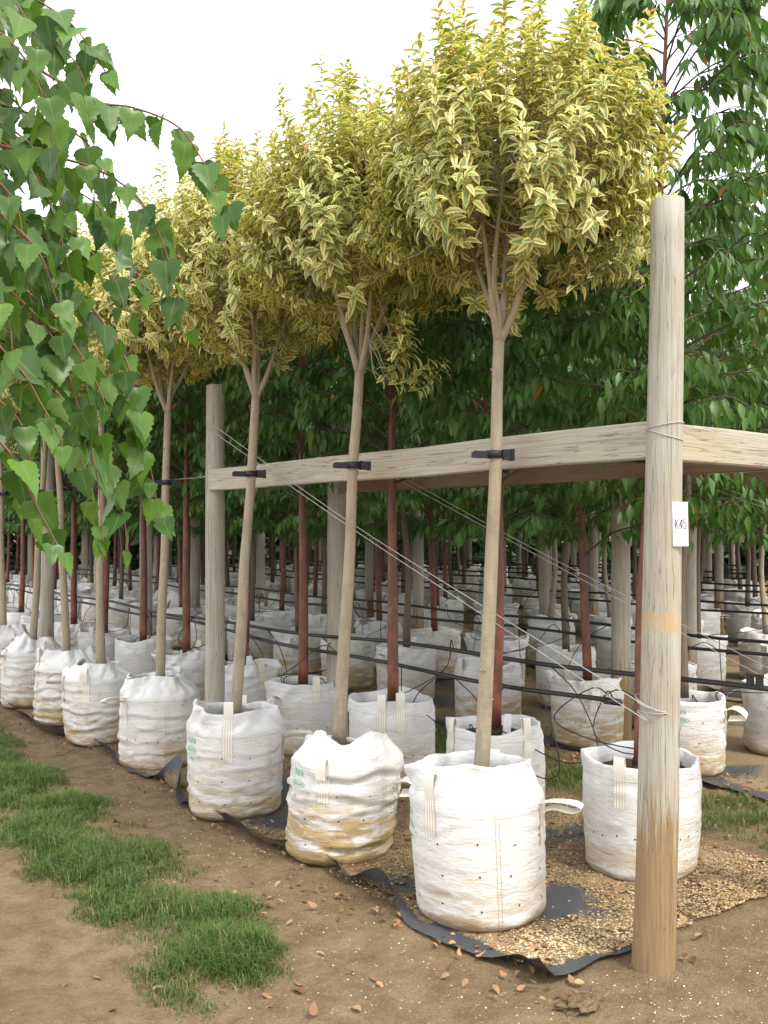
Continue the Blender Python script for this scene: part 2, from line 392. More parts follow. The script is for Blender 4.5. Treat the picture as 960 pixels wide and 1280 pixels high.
# ------------------------------------------------------------------ ground
def axis(lo, a, b, hi, fine, grow=1.18):
    mid = list(np.arange(a, b, fine)); s = fine; up = []; x = mid[-1]
    while x < hi: s *= grow; x += s; up.append(x)
    s = fine; dn = []; x = a
    while x > lo: s *= grow; x -= s; dn.append(x)
    return np.array(dn[::-1] + mid + up)
xs = axis(-150, -.6, 6.2, 220, .032); ys = axis(-120, 1.4, 8.2, 240, .032)
GX, GY = np.meshgrid(xs, ys, indexing='ij'); GZ = gz(GX, GY)
nx, ny = len(xs), len(ys); I = np.arange(nx * ny).reshape(nx, ny)
gf = np.stack([I[:-1, :-1], I[1:, :-1], I[1:, 1:], I[:-1, 1:]], -1).reshape(-1, 4)
g = MB().add(np.stack([GX, GY, GZ], -1).reshape(-1, 3), gf).build('ground', M['ground'])
tag(g, 'bare sandy brown earth of the nursery and its aisles', None, None, 'structure')

# ------------------------------------------------------------------ layout of the nursery
PERIOD, XA, XB = 2.72, 2.68, 3.68
ROW1 = [(2.737, 3.117), (2.67, 4.08), (2.60, 5.03), (2.70, 6.31), (2.63, 7.22), (2.65, 8.04), (2.66, 9.0), (2.67, 9.95), (2.66, 10.9)]
ROW2 = [(3.68, 3.07), (3.68, 4.07), (3.66, 4.98), (3.68, 6.08), (3.70, 7.0), (3.67, 8.0), (3.69, 9.0), (3.68, 10.0), (3.7, 11.0), (3.68, 12.0), (3.7, 13.0), (3.68, 14.0)]
POSTX = (2.92, 3.92)
ORD = ['first', 'second', 'third', 'fourth', 'fifth', 'sixth', 'seventh', 'eighth', 'ninth', 'tenth', 'eleventh', 'twelfth', 'thirteenth']

# ------------------------------------------------------------------ weed membrane under every double row
def debris(x, y, s):
    d = fbm(x * 2.3, y * 2.3, 31 + s, 4) * 1.5 - .16
    return d
def membrane(x0, x1, y0, y1, s, near, label):
    st = .035 if near else .16
    n1 = int((y1 - y0) / st); n2 = int((x1 - x0) / (.04 if near else .2))
    yy = np.linspace(0, 1, n1)[:, None]; uu = np.linspace(0, 1, n2)[None, :]
    Y = y0 + (y1 - y0) * yy + 0 * uu
    el = x0 + (vnoise(Y * 1.3, Y * 0 + s, 5) - .5) * .14 + (vnoise(Y * 6, Y * 0 + s, 6) - .5) * .05
    er = x1 + (vnoise(Y * 1.3, Y * 0 + s, 7) - .5) * .16 + (vnoise(Y * 6, Y * 0, 8) - .5) * .05
    X = el + (er - el) * uu
    Y = Y + (vnoise(X * 5, X * 0 + s, 11) - .5) * .12 * (yy < .02) 
    Z = gz(X, Y) + .014 + (fbm(X * 4, Y * 4, 40 + s, 3) - .5) * .016
    edge = np.exp(-((X - el) / .055) ** 2)
    curl = .02 * vnoise(Y * 3, Y * 0, 50 + s) + (.06 * sstep(.55, .8, vnoise(Y * 1.15 + 3.3, Y * 0, 51 + s)))
    if near: curl = curl + .12 * np.exp(-((Y - 3.47) / .17) ** 2) + .20 * np.exp(-((Y - 5.60) / .17) ** 2) - .01
    Z = Z + edge * np.maximum(curl, 0); X = X + edge * curl * .5
    X = X + near * edge * .05 * np.exp(-((Y - 5.62) / .2) ** 2)
    fe = np.exp(-((Y - y0) / .05) ** 2); Z = Z + fe * .03 * vnoise(X * 7, X * 0, 60 + s)
    deb = debris(X, Y, s) - edge * .75 - fe * .6
    if near: bury = sstep(2.95, 3.1, X) * np.exp(-((Y - y0) / .14) ** 2); Z = Z - .06 * bury; deb = deb + .9 * bury
    if near:
        deb = deb + .45 * np.exp(-(((X - 2.72) / .25) ** 2 + ((Y - 2.72) / .10) ** 2)) - .5 * np.exp(-(((X - 2.46) / .07) ** 2)) * (Y < 3.1)
    C = np.stack([np.clip(deb, 0, 1), deb * 0, deb * 0, deb * 0 + 1], -1).reshape(-1, 4)
    I = np.arange(n1 * n2).reshape(n1, n2)
    f = np.stack([I[:-1, :-1], I[:-1, 1:], I[1:, 1:], I[1:, :-1]], -1).reshape(-1, 4)
    mb = MB(); mb.add(np.stack([X, Y, Z], -1).reshape(-1, 3), f, C)
    o = mb.build('weed_membrane', M['membrane']); tag(o, label, 'membrane', 'weed membranes under the tree rows')
    return X, Y, Z, deb
memb = membrane(2.40, 4.14, 2.50, 16, 1, True, 'black weed membrane with a curled front edge under the variegated trees')
for k in range(1, 5):
    membrane(2.40 + PERIOD * k, 4.14 + PERIOD * k, 1.0, 22 + 7 * k, 1 + k, False,
             'black weed membrane under the %s double row behind the variegated trees' % ORD[k - 1])

# ------------------------------------------------------------------ pebbles and crumbs
OCT_V = np.array([[1, 0, 0], [-1, 0, 0], [0, 1, 0], [0, -1, 0], [0, 0, 1], [0, 0, -1]], float)
OCT_F = np.array([[0, 2, 4], [2, 1, 4], [1, 3, 4], [3, 0, 4], [2, 0, 5], [1, 2, 5], [3, 1, 5], [0, 3, 5]])
def pebbles(x, y, z, size, rnd):
    n = len(x); v = OCT_V[None] * (1 + .35 * (RNG.random((n, 6, 1)) - .5)) * size[:, None, None] * np.array([1, .75, .5])
    a = RNG.random(n) * 6.28; c, s = np.cos(a)[:, None], np.sin(a)[:, None]
    X = v[..., 0] * c - v[..., 1] * s; Y = v[..., 0] * s + v[..., 1] * c
    V = np.stack([X + x[:, None], Y + y[:, None], v[..., 2] + (z + size * .25)[:, None]], -1)
    C = np.zeros((n, 6, 4)); C[..., 1] = rnd[:, None]; C[..., 3] = 1
    return V.reshape(-1, 3), (OCT_F[None] + 6 * np.arange(n)[:, None, None]).reshape(-1, 3), C.reshape(-1, 4)
n = 60000
px_ = RNG.uniform(2.36, 4.25, n); py_ = 2.52 + (RNG.random(n) ** 1.5) * 8.0
dens = debris(px_, py_, 1) + .45 * np.exp(-(((px_ - 2.72) / .25) ** 2 + ((py_ - 2.72) / .10) ** 2)) - .75 * np.exp(-((px_ - 2.42) / .06) ** 2)
dens = dens - .5 * np.exp(-(((px_ - 2.46) / .07) ** 2)) * (py_ < 3.1)
keep = (dens + RNG.normal(0, .10, n) > .50); px_, py_ = px_[keep], py_[keep]
lite = np.clip(RNG.normal(.22, .20, len(px_)) + .38 * np.exp(-(((px_ - 2.75) / .35) ** 2 + ((py_ - 2.70) / .16) ** 2)) + .10 * (py_ < 3.0), 0, 1)
mb = MB(); mb.add(*pebbles(px_, py_, gz(px_, py_) + .016, RNG.uniform(.004, .0085, len(px_)), lite))
tag(mb.build('gravel', M['pebble'], smooth=False), 'tan gravel scattered over the black membrane around the bags', 'gravel', None, 'stuff')
n = 22000
px_ = RNG.uniform(-.6, 5.2, n); py_ = 1.6 + RNG.random(n) ** 1.4 * 7
keep = ((px_ < 2.40) | (py_ < 2.45)) & (fbm(px_ * 1.6, py_ * 1.6, 77) + RNG.normal(0, .12, n) + .25 * np.exp(-((px_ - 2.3) / .2) ** 2) + .27 * (px_ > 2.6) > .60)
px_, py_ = px_[keep], py_[keep]
mb = MB(); mb.add(*pebbles(px_, py_, gz(px_, py_), RNG.uniform(.0022, .0062, len(px_)), np.clip(RNG.normal(.46, .28, len(px_)), 0, 1)))
tag(mb.build('loose_stones', M['pebble'], smooth=False), 'small loose stones and crumbs on the bare earth', 'gravel', None, 'stuff')
def clod(px, py, r, label, seed):
    d = CAMH * FPX / (py - HY); p = campt(px, py, d); mb = MB(); nu, nv = 30, 18; V = []
    for i in range(nv + 1):
        for j in range(nu):
            a, b = j / nu * 6.283, i / nv * math.pi; q = Vector((math.cos(a) * math.sin(b), math.sin(a) * math.sin(b), math.cos(b)))
            V.append(np.array(q) * r * (1 + .7 * mnoise.fractal(q * 2.2 + Vector((seed, 0, 0)), .7, 2, 5)) * np.array([1.3, .9, .42]))
    F = [[i * nu + j, (i + 1) * nu + j, (i + 1) * nu + (j + 1) % nu, i * nu + (j + 1) % nu] for i in range(nv) for j in range(nu)]
    mb.add(np.array(V), np.array(F)); o = mb.build('earth_clod', M['ground']); o.location = (p[0], p[1], float(gz(p[0], p[1])) + r * .25)
    tag(o, label, 'clod')
clod(722, 1258, .048, 'brown earth clod on the bare ground in front of the numbered post', 2)
clod(880, 1108, .05, 'dark earth clod beside the bag behind the numbered post', 5)

# ------------------------------------------------------------------ grass
def grass(n, xr, yr, cx, half, hh, seed, y_fade=None):
    r = np.random.default_rng(seed)
    x = r.uniform(*xr, n); y = r.uniform(0, 1, n) ** 1.25 * (yr[1] - yr[0]) + yr[0]
    d = 1 - ((x - cx - (vnoise(y * .8, y * 0, seed) - .5) * .16) / half) ** 2
    d = d + (fbm(x * 3.2, y * 3.2, seed + 3) - .5) * 2.0 + (fbm(x * 11, y * 11, seed + 7) - .5) * .8
    if y_fade: d = d - 2.2 * sstep(y_fade[1], y_fade[0], y + (x - cx) * -1.3)
    d = np.clip(d * .62, 0, 1)
    k = r.random(n) < d; x, y, d = x[k], y[k], d[k]; n = len(x)
    h = hh * r.uniform(.35, 1.25, n) * (.25 + .95 * d) * (.6 + .8 * fbm(x * 6, y * 6, seed + 19)); a = r.random(n) * 6.283; le = r.uniform(.2, 1.5, n) * h
    w = r.uniform(.0008, .0019, n)
    P = np.stack([x, y, gz(x, y) - .003], 1); D = np.stack([np.cos(a), np.sin(a), 0 * a], 1); S = np.stack([-np.sin(a), np.cos(a), 0 * a], 1)
    Z = np.array([0, 0, 1.0])
    m1 = P + D * (le * .3)[:, None] + Z * (h * .6)[:, None]; tip = P + D * le[:, None] + Z * (h * (.98 - .28 * le / h))[:, None]
    V = np.stack([P - S * w[:, None], P + S * w[:, None], m1 + S * (w * .8)[:, None], m1 - S * (w * .8)[:, None], tip], 1)
    C = np.zeros((n, 5, 4)); C[..., 3] = 1; C[:, 2:4, 0] = .6; C[:, 4, 0] = 1; C[..., 1] = r.random(n)[:, None] * (.93 + .12 * (1 - d))[:, None]
    b = 5 * np.arange(n)[:, None]
    mb = MB(); mb.add(V.reshape(-1, 3), [np.array([[0, 1, 2, 3]]) + b, np.array([[3, 2, 4]]) + b], C.reshape(-1, 4)); return mb
tag(grass(230000, (1.25, 2.25), (2.65, 9.5), 1.75, .36, .085, 3, (2.75, 3.3)).build('grass_strip', M['grass']),
    'strip of green grass along the bare aisle beside the bags', 'grass', None, 'stuff')
tag(grass(130000, (4.1, 5.2), (2.2, 13.5), 4.70, .46, .085, 5).build('grass_strip', M['grass']),
    'strip of green grass in the aisle behind the variegated trees', 'grass', None, 'stuff')
tag(grass(45000, (6.85, 7.95), (4, 20), 7.42, .42, .10, 6).build('grass_strip', M['grass']),
    'strip of green grass beyond the second double row', 'grass', None, 'stuff')
tag(grass(1500, (3.2, 3.6), (2.62, 2.92), 3.40, .15, .03, 8).build('moss_tuft', M['grass']),
    'low green moss patch at the foot of the bag behind the numbered post', 'moss', None, 'stuff')

# ------------------------------------------------------------------ leaves
def leaf_template(st, ac, fold, droop, wave=0.0, seed=0, twist=0.0):
    """st: list of (t, half width) between the two tips; ac: positions across (-1..1)"""
    V, C = [[0, 0, 0]], [[0, 0, 0, 1]]; r = np.random.default_rng(seed); na = len(ac)
    def z_at(t): return -droop * t * t
    for t, w in st:
        for a in ac:
            V.append([a * w + twist * t * t, t - .05 * abs(a) * w, abs(a) * w * fold + z_at(t) + wave * (r.random() - .5) * abs(a)]); C.append([abs(a), 0, 0, 1])
    V.append([twist, 1.0 - .12 * droop, z_at(1.0)]); C.append([.75, 0, 0, 1])
    F = []
    for j in range(na - 1): F.append([0, 1 + j + 1, 1 + j])
    for i in range(len(st) - 1):
        for j in range(na - 1):
            a = 1 + i * na + j; F.append([a, a + 1, a + na + 1]); F.append([a, a + na + 1, a + na])
    e = 1 + (len(st) - 1) * na; tip = len(V) - 1
    for j in range(na - 1): F.append([e + j, e + j + 1, tip])
    C = np.array(C, float); return np.array(V, float), np.array(F), C
VAR_T = [leaf_template([(.14, .13), (.40, .235), (.72, .165)], [-1, -.52, 0, .52, 1], .28, d, .03, i, tw) for i, (d, tw) in enumerate([(.45, .04), (.62, -.06), (.32, .08), (.75, .0)])]
CH_T = [leaf_template([(.15, .10), (.42, .185), (.74, .095)], [-1, 0, 1], .30, d, .02, i, tw) for i, (d, tw) in enumerate([(.25, .05), (.4, -.05), (.12, .10)])]
FAR_T = [leaf_template([(.45, .24)], [-1, 0, 1], .3, d) for d in (.2, .4)]
def birch_template(seed, droop, fold):
    r = np.random.default_rng(seed)
    half = [(0.03, .06), (-.02, .20), (.03, .33), (.10, .42), (.16, .455), (.21, .40), (.29, .43), (.36, .345), (.43, .36), (.52, .265), (.60, .27), (.70, .165), (.78, .15), (.90, .055)]
    mid = np.linspace(.02, .9, len(half)); V, C = [], []
    def z(t, a): return -droop * t * t + fold * abs(a) + .02 * math.sin(9 * t + a * 5)
    for (t, w), m in zip(half, mid): 
        w = w * r.uniform(.94, 1.06)
        V += [[-w, t, z(t, w)], [0, m, z(m, 0)], [w, t, z(t, w)]]; C += [[1, 0, 0, 1], [0, 0, 0, 1], [1, 0, 0, 1]]
    V.append([0, 1.06, z(1.05, 0)]); C.append([.4, 0, 0, 1]); F = []
    for i in range(len(half) - 1):
        for j in range(2): a = i * 3 + j; F += [[a, a + 1, a + 4], [a, a + 4, a + 3]]
    k = (len(half) - 1) * 3; F += [[k, k + 1, len(V) - 1], [k + 1, k + 2, len(V) - 1]]
    return np.array(V), np.array(F), np.array(C, float)
BI_T = [birch_template(i, d, f) for i, (d, f) in enumerate([(.10, .12), (.22, .22), (.05, -.06), (.30, .10)])]

class Leaves:
    def __init__(s): s.p, s.a, s.n, s.s, s.r, s.t = [], [], [], [], [], []
    def add(s, p, a, n, size, rnd, young):
        s.p.append(p); s.a.append(a); s.n.append(n); s.s.append(size); s.r.append(rnd); s.t.append(young)
    def pack(s):
        s.P = np.array(s.p); Y = norm(np.array(s.a)); Nn = np.array(s.n)
        Z = norm(Nn - Y * (Nn * Y).sum(1, keepdims=True)); X = np.cross(Y, Z)
        s.R = np.stack([X, Y, Z], -1); s.S = np.array(s.s); s.RN = np.array(s.r); s.YG = np.array(s.t); return s
    def to_mb(s, mb, temps, idx):
        which = np.arange(len(s.P)) % len(temps)
        for k, (tv, tf, tc) in enumerate(temps):
            q = idx[which[idx] == k]
            if not len(q): continue
            V = np.einsum('nij,vj->nvi', s.R[q], tv) * s.S[q][:, None, None] + s.P[q][:, None]
            C = np.repeat(tc[None], len(q), 0).copy(); C[..., 1] = s.RN[q][:, None]; C[..., 2] = s.YG[q][:, None]
            mb.add(V.reshape(-1, 3), (tf[None] + len(tv) * np.arange(len(q))[:, None, None]).reshape(-1, 3), C.reshape(-1, 4))
_leafmesh = {}
def leaf_meshes(key, temps, m, nv=3):
    if key not in _leafmesh:
        out = []
        for k, (v, f, c) in enumerate(temps):
            for j in range(nv):
                cc = c.copy(); cc[:, 1] = (k * nv + j + .5) / (len(temps) * nv); mb = MB(); mb.add(v, f, cc); out.append(mb.mesh('leaf', m))
        _leafmesh[key] = out
    return _leafmesh[key]
def leaf_objects(L, idx, key, temps, m, parent, nv=3):
    ms = leaf_meshes(key, temps, m, nv); nt = len(temps)
    for i in idx:
        R = L.R[i] * L.S[i]; p = L.P[i]
        mm = Matrix(((R[0, 0], R[0, 1], R[0, 2], p[0]), (R[1, 0], R[1, 1], R[1, 2], p[1]), (R[2, 0], R[2, 1], R[2, 2], p[2]), (0, 0, 0, 1)))
        v = min(nv - 1, int(L.RN[i] * nv)); link('leaf', ms[(i % nt) * nv + v], parent, mm)

# ------------------------------------------------------------------ variegated standard trees
def variegated(seed, lean, crown_c, crown_r, fork, base_z, trunk_r=.029, nshoot=275, bend=0.0, extra=()):
    """returns parts of a clipped standard: trunk mesh, limb meshes, leaves (local to the trunk's foot)"""
    r = np.random.default_rng(seed); lean = np.array([*lean, 0.0])
    zs = np.linspace(base_z, fork, 16); t = (zs - base_z) / (fork - base_z)
    wob = np.stack([(vnoise(t * 4 + seed, t * 0, 1) - .5) * .02, (vnoise(t * 4 + seed, t * 0, 2) - .5) * .02, 0 * t], 1) * (t * (1 - t) * 4)[:, None]
    line = np.stack([0 * zs, 0 * zs, zs], 1) + lean * (t ** (1 + bend))[:, None] + wob
    rad = trunk_r * (1.12 - .34 * t) * (1 + .10 * np.exp(-((t - .97) / .03) ** 2)); rad[0] *= 1.25
    tm = tube(MB(), line, rad, 14, wob=.10, seed=seed)
    for q in range(7):                                            # cut knots and collar
        k = r.integers(3, 15); a = r.random() * 6.28; c = line[k] + np.array([math.cos(a), math.sin(a), 0]) * rad[k] * .92
        tube(tm, [c, c + np.array([math.cos(a), math.sin(a), .3]) * .008], [.007, .005], 7, (1, 0, 0, 1))
    top = line[-1]; cc = np.array(crown_c) + lean; cr = np.array(crown_r)
    L = Leaves(); limbs = []
    # main limbs
    nl = 6; ends = []
    for i in range(nl):
        a = i / nl * 6.283 + r.uniform(-.35, .35); e = cc + np.array([math.cos(a) * cr[0] * .48, math.sin(a) * cr[1] * .48, r.uniform(-.1, .35) * cr[2]])
        if i == 0: e = cc + np.array([0, 0, cr[2] * .6])
        mid = top + (e - top) * .42 + np.array([0, 0, -.03]) + r.normal(0, .02, 3)
        ends.append(spline([top - np.array([0, 0, .015]), top + (mid - top) * .4 + r.normal(0, .012, 3), mid, e], 12))
        mb = MB(); tube(mb, ends[-1], np.linspace(.019, .007, 12) * r.uniform(.75, 1.1), 8, wob=.12, seed=seed + i); limbs.append(mb)
    allp = np.concatenate([e[4:] for e in ends]); own = np.repeat(np.arange(nl), 8)
    k = 0; shoots = []
    for i in range(nshoot):
        u = 1 - 2 * (i + .5) / nshoot; a = i * 2.39996 + r.uniform(-.25, .25)
        q = math.sqrt(max(0, 1 - u * u)); d = np.array([q * math.cos(a), q * math.sin(a), u])
        if u < -.45 and r.random() < .30 + .6 * (u < -.7): continue
        rr = r.uniform(.80, 1.02) * (1 + .12 * (fbm(d[0] * 1.6 + seed, d[1] * 1.6 + d[2], seed, 2) - .5) * 2)
        shoots.append((cc + d * cr * rr, d, 1.0, 1.0))
    for i in range(int(nshoot * .5)):
        d = norm(r.normal(0, 1, 3)); d[2] = max(d[2], -.45); shoots.append((cc + d * cr * r.uniform(.40, .75), d, .75, .8))
    for i in range(26):                                           # long leaders breaking the outline at the top
        a = r.random() * 6.283; q = r.random() ** .6 * .85; d = np.array([q * math.cos(a), q * math.sin(a), math.sqrt(1 - q * q)])
        shoots.append((cc + d * cr * r.uniform(.98, 1.04) + np.array([0, 0, r.uniform(.03, .16)]), np.array([d[0] * .5, d[1] * .5, 1.2]), 1.35, .82))
    for e in extra: shoots.append((np.array(e[:3]), norm(np.array(e[3:6])), 1.0, 1.0))
    for tip, d, ln, sz in shoots:
        j = int(np.argmin(((allp - (tip - d * .32)) ** 2).sum(1) + .15 * r.random(len(allp)))); st = allp[j]
        up = norm(d * .75 + np.array([0, 0, .55 + .35 * max(0, d[2])]) + r.normal(0, .14, 3)); 
        L0 = r.uniform(.20, .30) * ln; b = tip - up * L0
        pth = spline([st, st + (b - st) * .5 + r.normal(0, .02, 3), b, tip], 9)
        tube(limbs[own[j]], pth, np.linspace(.0048, .0014, 9), 4, (.35, 0, 0, 1), cap=False)
        nn = int(L0 / .0175) ; ph = r.random() * 3.14
        for m in range(nn):
            f = (m + .4) / nn; p = b + (tip - b) * f + (pth[-1] - tip)
            ax = norm(tip - b); e1 = norm(np.cross(ax, [.3, .2, .9])); e2 = np.cross(ax, e1)
            ang = ph + m * math.pi / 2 + r.normal(0, .2)
            for sgn in (0, math.pi):
                o = e1 * math.cos(ang + sgn) + e2 * math.sin(ang + sgn)
                lift = .22 + .55 * f
                axis_ = norm(o * (1.15 - .35 * f) + ax * lift + np.array([0, 0, -.10]) + r.normal(0, .13, 3))
                size = .076 * sz * r.uniform(.72, 1.15) * (1 - .42 * max(0, f - .72) / .28) * (.85 + .15 * f)
                nv = ax * 1.0 - o * .25 + np.array([0, 0, .35]) + r.normal(0, .2, 3)
                young = .93 + .07 * r.random() if (f > .90 and d[2] > .1 and r.random() < .55) else r.random() * .85
                L.add(p, axis_, nv, size, min(.99, max(0, r.normal(.52, .23))), young)
    return tm, limbs, L.pack()

def put_variegated(i, xy, seed, lean, cc, cr, fork, nobj, bend=0.0, extra=(), tr=.029):
    x, y = xy; z0 = float(gz(x, y))
    t = thing('variegated_tree', 'pale trunked standard tree with cream variegated crown, %s from the numbered post' % ORD[i], 'tree', (x, y, z0), 0, 'variegated standard trees in the front row')
    tm, limbs, L = variegated(seed, lean, cc, cr, fork, .50, tr, bend=bend, extra=extra)
    tm.build('trunk', M['bark_pale'], t)
    for l in limbs: l.build('limb', M['bark_pale'], t)
    dist = np.linalg.norm(L.P + np.array([x, y, z0]) - np.array([0, 0, CAMH]), axis=1)
    order = np.argsort(dist - L.S * 2); obj, rest = order[:nobj], order[nobj:]
    mb = MB(); L.to_mb(mb, VAR_T, np.sort(rest)); cr_ = mb.build('crown', M['var'], t); cr_['kind'] = 'stuff'
    if nobj: leaf_objects(L, obj, 'var', VAR_T, M['var'], t)
    return t
def leanpx(dpx, d): 
    return tuple((RIGHT * dpx / FPX * d)[:2])
V0 = put_variegated(0, ROW1[0], 11, leanpx(24, 4.1), tuple(np.array([0, 0, 3.05]) + RIGHT * .07), (.69, .69, .62), 2.36, 300)
V1 = put_variegated(1, ROW1[1], 12, leanpx(26, 4.9), tuple(np.array([0, 0, 3.07]) + RIGHT * .02), (.66, .66, .63), 2.34, 300, .25,
     extra=[(.16, -.42, 2.42, .55, -.75, .1), (.20, -.46, 2.33, .65, -.7, -.05), (.28, -.50, 2.36, .8, -.5, .0), (.12, -.44, 2.50, .3, -.8, .3)])
V2 = put_variegated(2, ROW1[2], 13, leanpx(26, 5.6), (0, 0, 3.06), (.66, .66, .62), 2.32, 200, .1)
V3 = put_variegated(3, ROW1[3], 14, leanpx(10, 6.7), (0, 0, 3.10), (.68, .68, .68), 2.36, 0)
for i, (x, y) in enumerate(ROW1[4:], 4):
    src = (V2, V3, V1)[i % 3]
    c = src.copy(); COL.objects.link(c); c.location = (x, y, float(gz(x, y))); c.rotation_euler = (0, 0, (1.9, 4.0, .8, 2.9, 5.2)[i - 4])
    s = (1.0, .97, 1.02, .98, 1.0)[i - 4]; c.scale = (1, 1, s)
    c['label'] = 'pale trunked standard tree with cream variegated crown, %s from the numbered post' % ORD[i]
    for ch in src.children:
        if ch.name.startswith('leaf'): continue
        q = ch.copy(); COL.objects.link(q); q.parent = c

# ------------------------------------------------------------------ green trees with drooping leaves
def droop_tree(seed, height, first, spread, base_z, lean, n_lat, per, size, trunk_r, temps, stepl=.027, asym=0.0):
    r = np.random.default_rng(seed); L = Leaves(); lean = np.array([*lean, 0.])
    zs = np.linspace(base_z, height, 26); t = (zs - base_z) / (height - base_z)
    line = np.stack([(vnoise(t * 5 + seed, t * 0, 4) - .5) * .06, (vnoise(t * 5 + seed, t * 0, 5) - .5) * .06, zs], 1) * np.array([1, 1, 1]) + lean * t[:, None]
    line[:, :2] -= line[0, :2]
    rad = trunk_r * (1.05 - .98 * t ** 1.1) + .003
    tm = tube(MB(), line, rad, 12, wob=.14, seed=seed); br = MB()
    for i in range(n_lat):
        f = (i + r.random() * .8) / n_lat; z = first + (height - .1 - first) * f ** .9; k = np.interp(z, line[:, 2], np.arange(26)); k0 = int(k)
        st = line[k0] + (line[min(25, k0 + 1)] - line[k0]) * (k - k0)
        a = i * 2.39996 + r.normal(0, .3); ln = spread * (1.05 - .62 * f) * r.uniform(.75, 1.15) * (1 if f > .12 else .8) * (1 - asym * max(0.0, -math.cos(a)) ** .7)
        d = np.array([math.cos(a), math.sin(a), 0])
        rise = r.uniform(.25, .6) + .5 * f
        P = spline([st, st + d * ln * .45 + np.array([0, 0, ln * rise * .5]), st + d * ln * .85 + np.array([0, 0, ln * rise * .62]), st + d * ln * 1.05 + np.array([0, 0, ln * rise * .42])], 10)
        tube(br, P, np.linspace(.0075 * (1.2 - .6 * f), .0015, 10), 5, (.6, 0, 0, 1), cap=False)
        paths = [(P, .35)]
        for q in range(per):
            g = r.uniform(.25, .95); b0 = P[int(g * 9)]; sd = r.choice([-1, 1]); side = np.array([-d[1], d[0], 0]) * sd
            l2 = ln * r.uniform(.28, .55); dd = norm(side * r.uniform(.4, 1.0) + d * r.uniform(.4, 1.0))
            Q = spline([b0, b0 + dd * l2 * .5 + np.array([0, 0, .10 * l2]), b0 + dd * l2 + np.array([0, 0, -.22 * l2])], 6)
            tube(br, Q, np.linspace(.0035, .0012, 6), 4, (.3, 0, 0, 1), cap=False); paths.append((Q, .05))
        for Q, s0 in paths:
            seg = np.linalg.norm(np.diff(Q, axis=0), axis=1).sum(); nn = max(3, int(seg * (1 - s0) / stepl))
            for m in range(nn):
                g = s0 + (1 - s0) * (m + r.random()) / nn; kk = g * (len(Q) - 1); k1 = min(len(Q) - 2, int(kk))
                p = Q[k1] + (Q[k1 + 1] - Q[k1]) * (kk - k1); tw = norm(Q[k1 + 1] - Q[k1])
                o = norm(np.cross(tw, [0, 0, 1])) * (1 if m % 2 else -1)
                ax = norm(o * r.uniform(.3, .8) + tw * r.uniform(.2, .7) + np.array([0, 0, -r.uniform(.45, 1.25)]))
                nrm = np.array([0, 0, .8]) + o * .8 + d * .35 + r.normal(0, .25, 3)
                if asym and p[0] < -.52: continue
                L.add(p + np.array([0, 0, -.008]), ax, nrm, size * r.uniform(.7, 1.15), r.random(), 0)
    return tm, br, L.pack()

def put_green(i, xy, seed, height, first, spread, nobj, label, lean=(0, 0), n_lat=60, bark='bark_red', tr=.031, size=.100, per=9):
    x, y = xy; z0 = float(gz(x, y))
    t = thing('red_barked_tree', label, 'tree', (x, y, z0), 0, 'red barked green trees in the second row')
    tm, br, L = droop_tree(seed, height, first, spread, .48, lean, n_lat, per, size, tr, CH_T, asym=.42)
    tm.build('trunk', M[bark], t); br.build('branches', M['branch'], t)
    dist = np.linalg.norm(L.P + np.array([x, y, z0]) - np.array([0, 0, CAMH]), axis=1)
    order = np.argsort(dist); obj, rest = order[:nobj], order[nobj:]
    mb = MB(); L.to_mb(mb, CH_T, np.sort(rest)); c = mb.build('crown', M['cherry'], t); c['kind'] = 'stuff'
    if nobj: leaf_objects(L, obj, 'cherry', CH_T, M['cherry'], t)
    return t
GL = 'tall red barked tree with green leaves, %s'
G0 = put_green(0, ROW2[0], 21, 4.28, 1.85, .92, 300, GL % 'standing in the bag behind the numbered post', lean=tuple((RIGHT * .14)[:2]))
G1 = put_green(1, ROW2[1], 22, 4.05, 1.80, .88, 150, GL % 'second in its row from the numbered post')
G2 = put_green(2, ROW2[2], 23, 4.15, 1.80, .90, 0, GL % 'third in its row from the numbered post')
for i, (x, y) in enumerate(ROW2[3:], 3):
    src = (G2, G1, G2)[i % 3]; c = src.copy(); COL.objects.link(c); c.location = (x, y, float(gz(x, y))); c.rotation_euler = (0, 0, ((i * 37) % 11 - 5) * .13)
    c.scale = (1, 1, .94 + .06 * ((i * 37) % 10) / 10); c['label'] = GL % (ORD[i] + ' in its row from the numbered post')
    for ch in src.children:
        if ch.name.startswith('leaf'): continue
        q = ch.copy(); COL.objects.link(q); q.parent = c

# far trees: three shapes, each an individual copy
FAR = []
for k, (bark, tr) in enumerate([('bark_red', .030), ('bark_dark', .030), ('bark_pale', .026), ('bark_dark', .034)]):
    tm, br, L = droop_tree(60 + k, 3.95 - .1 * (k % 2), 1.38 + .1 * (k % 3), .92, .48, (0, 0), 46, 6, .118, tr, CH_T, .038)
    mb = MB(); L.to_mb(mb, CH_T, np.arange(len(L.P)))
    print('far leaves', len(L.P))
    FAR.append((tm.mesh('trunk', M[bark]), br.mesh('branches', M['branch']), mb.mesh('crown', M['far'])))
def far_tree(x, y, k, rz, s, label, group, cat='tree'):
    t = thing('green_tree', label, cat, (x, y, float(gz(x, y))), rz, group); t.scale = (1, 1, s)
    tr, b, c = FAR[k]; link('trunk', tr, t); link('branches', b, t); o = link('crown', c, t); o['kind'] = 'stuff'
    return t

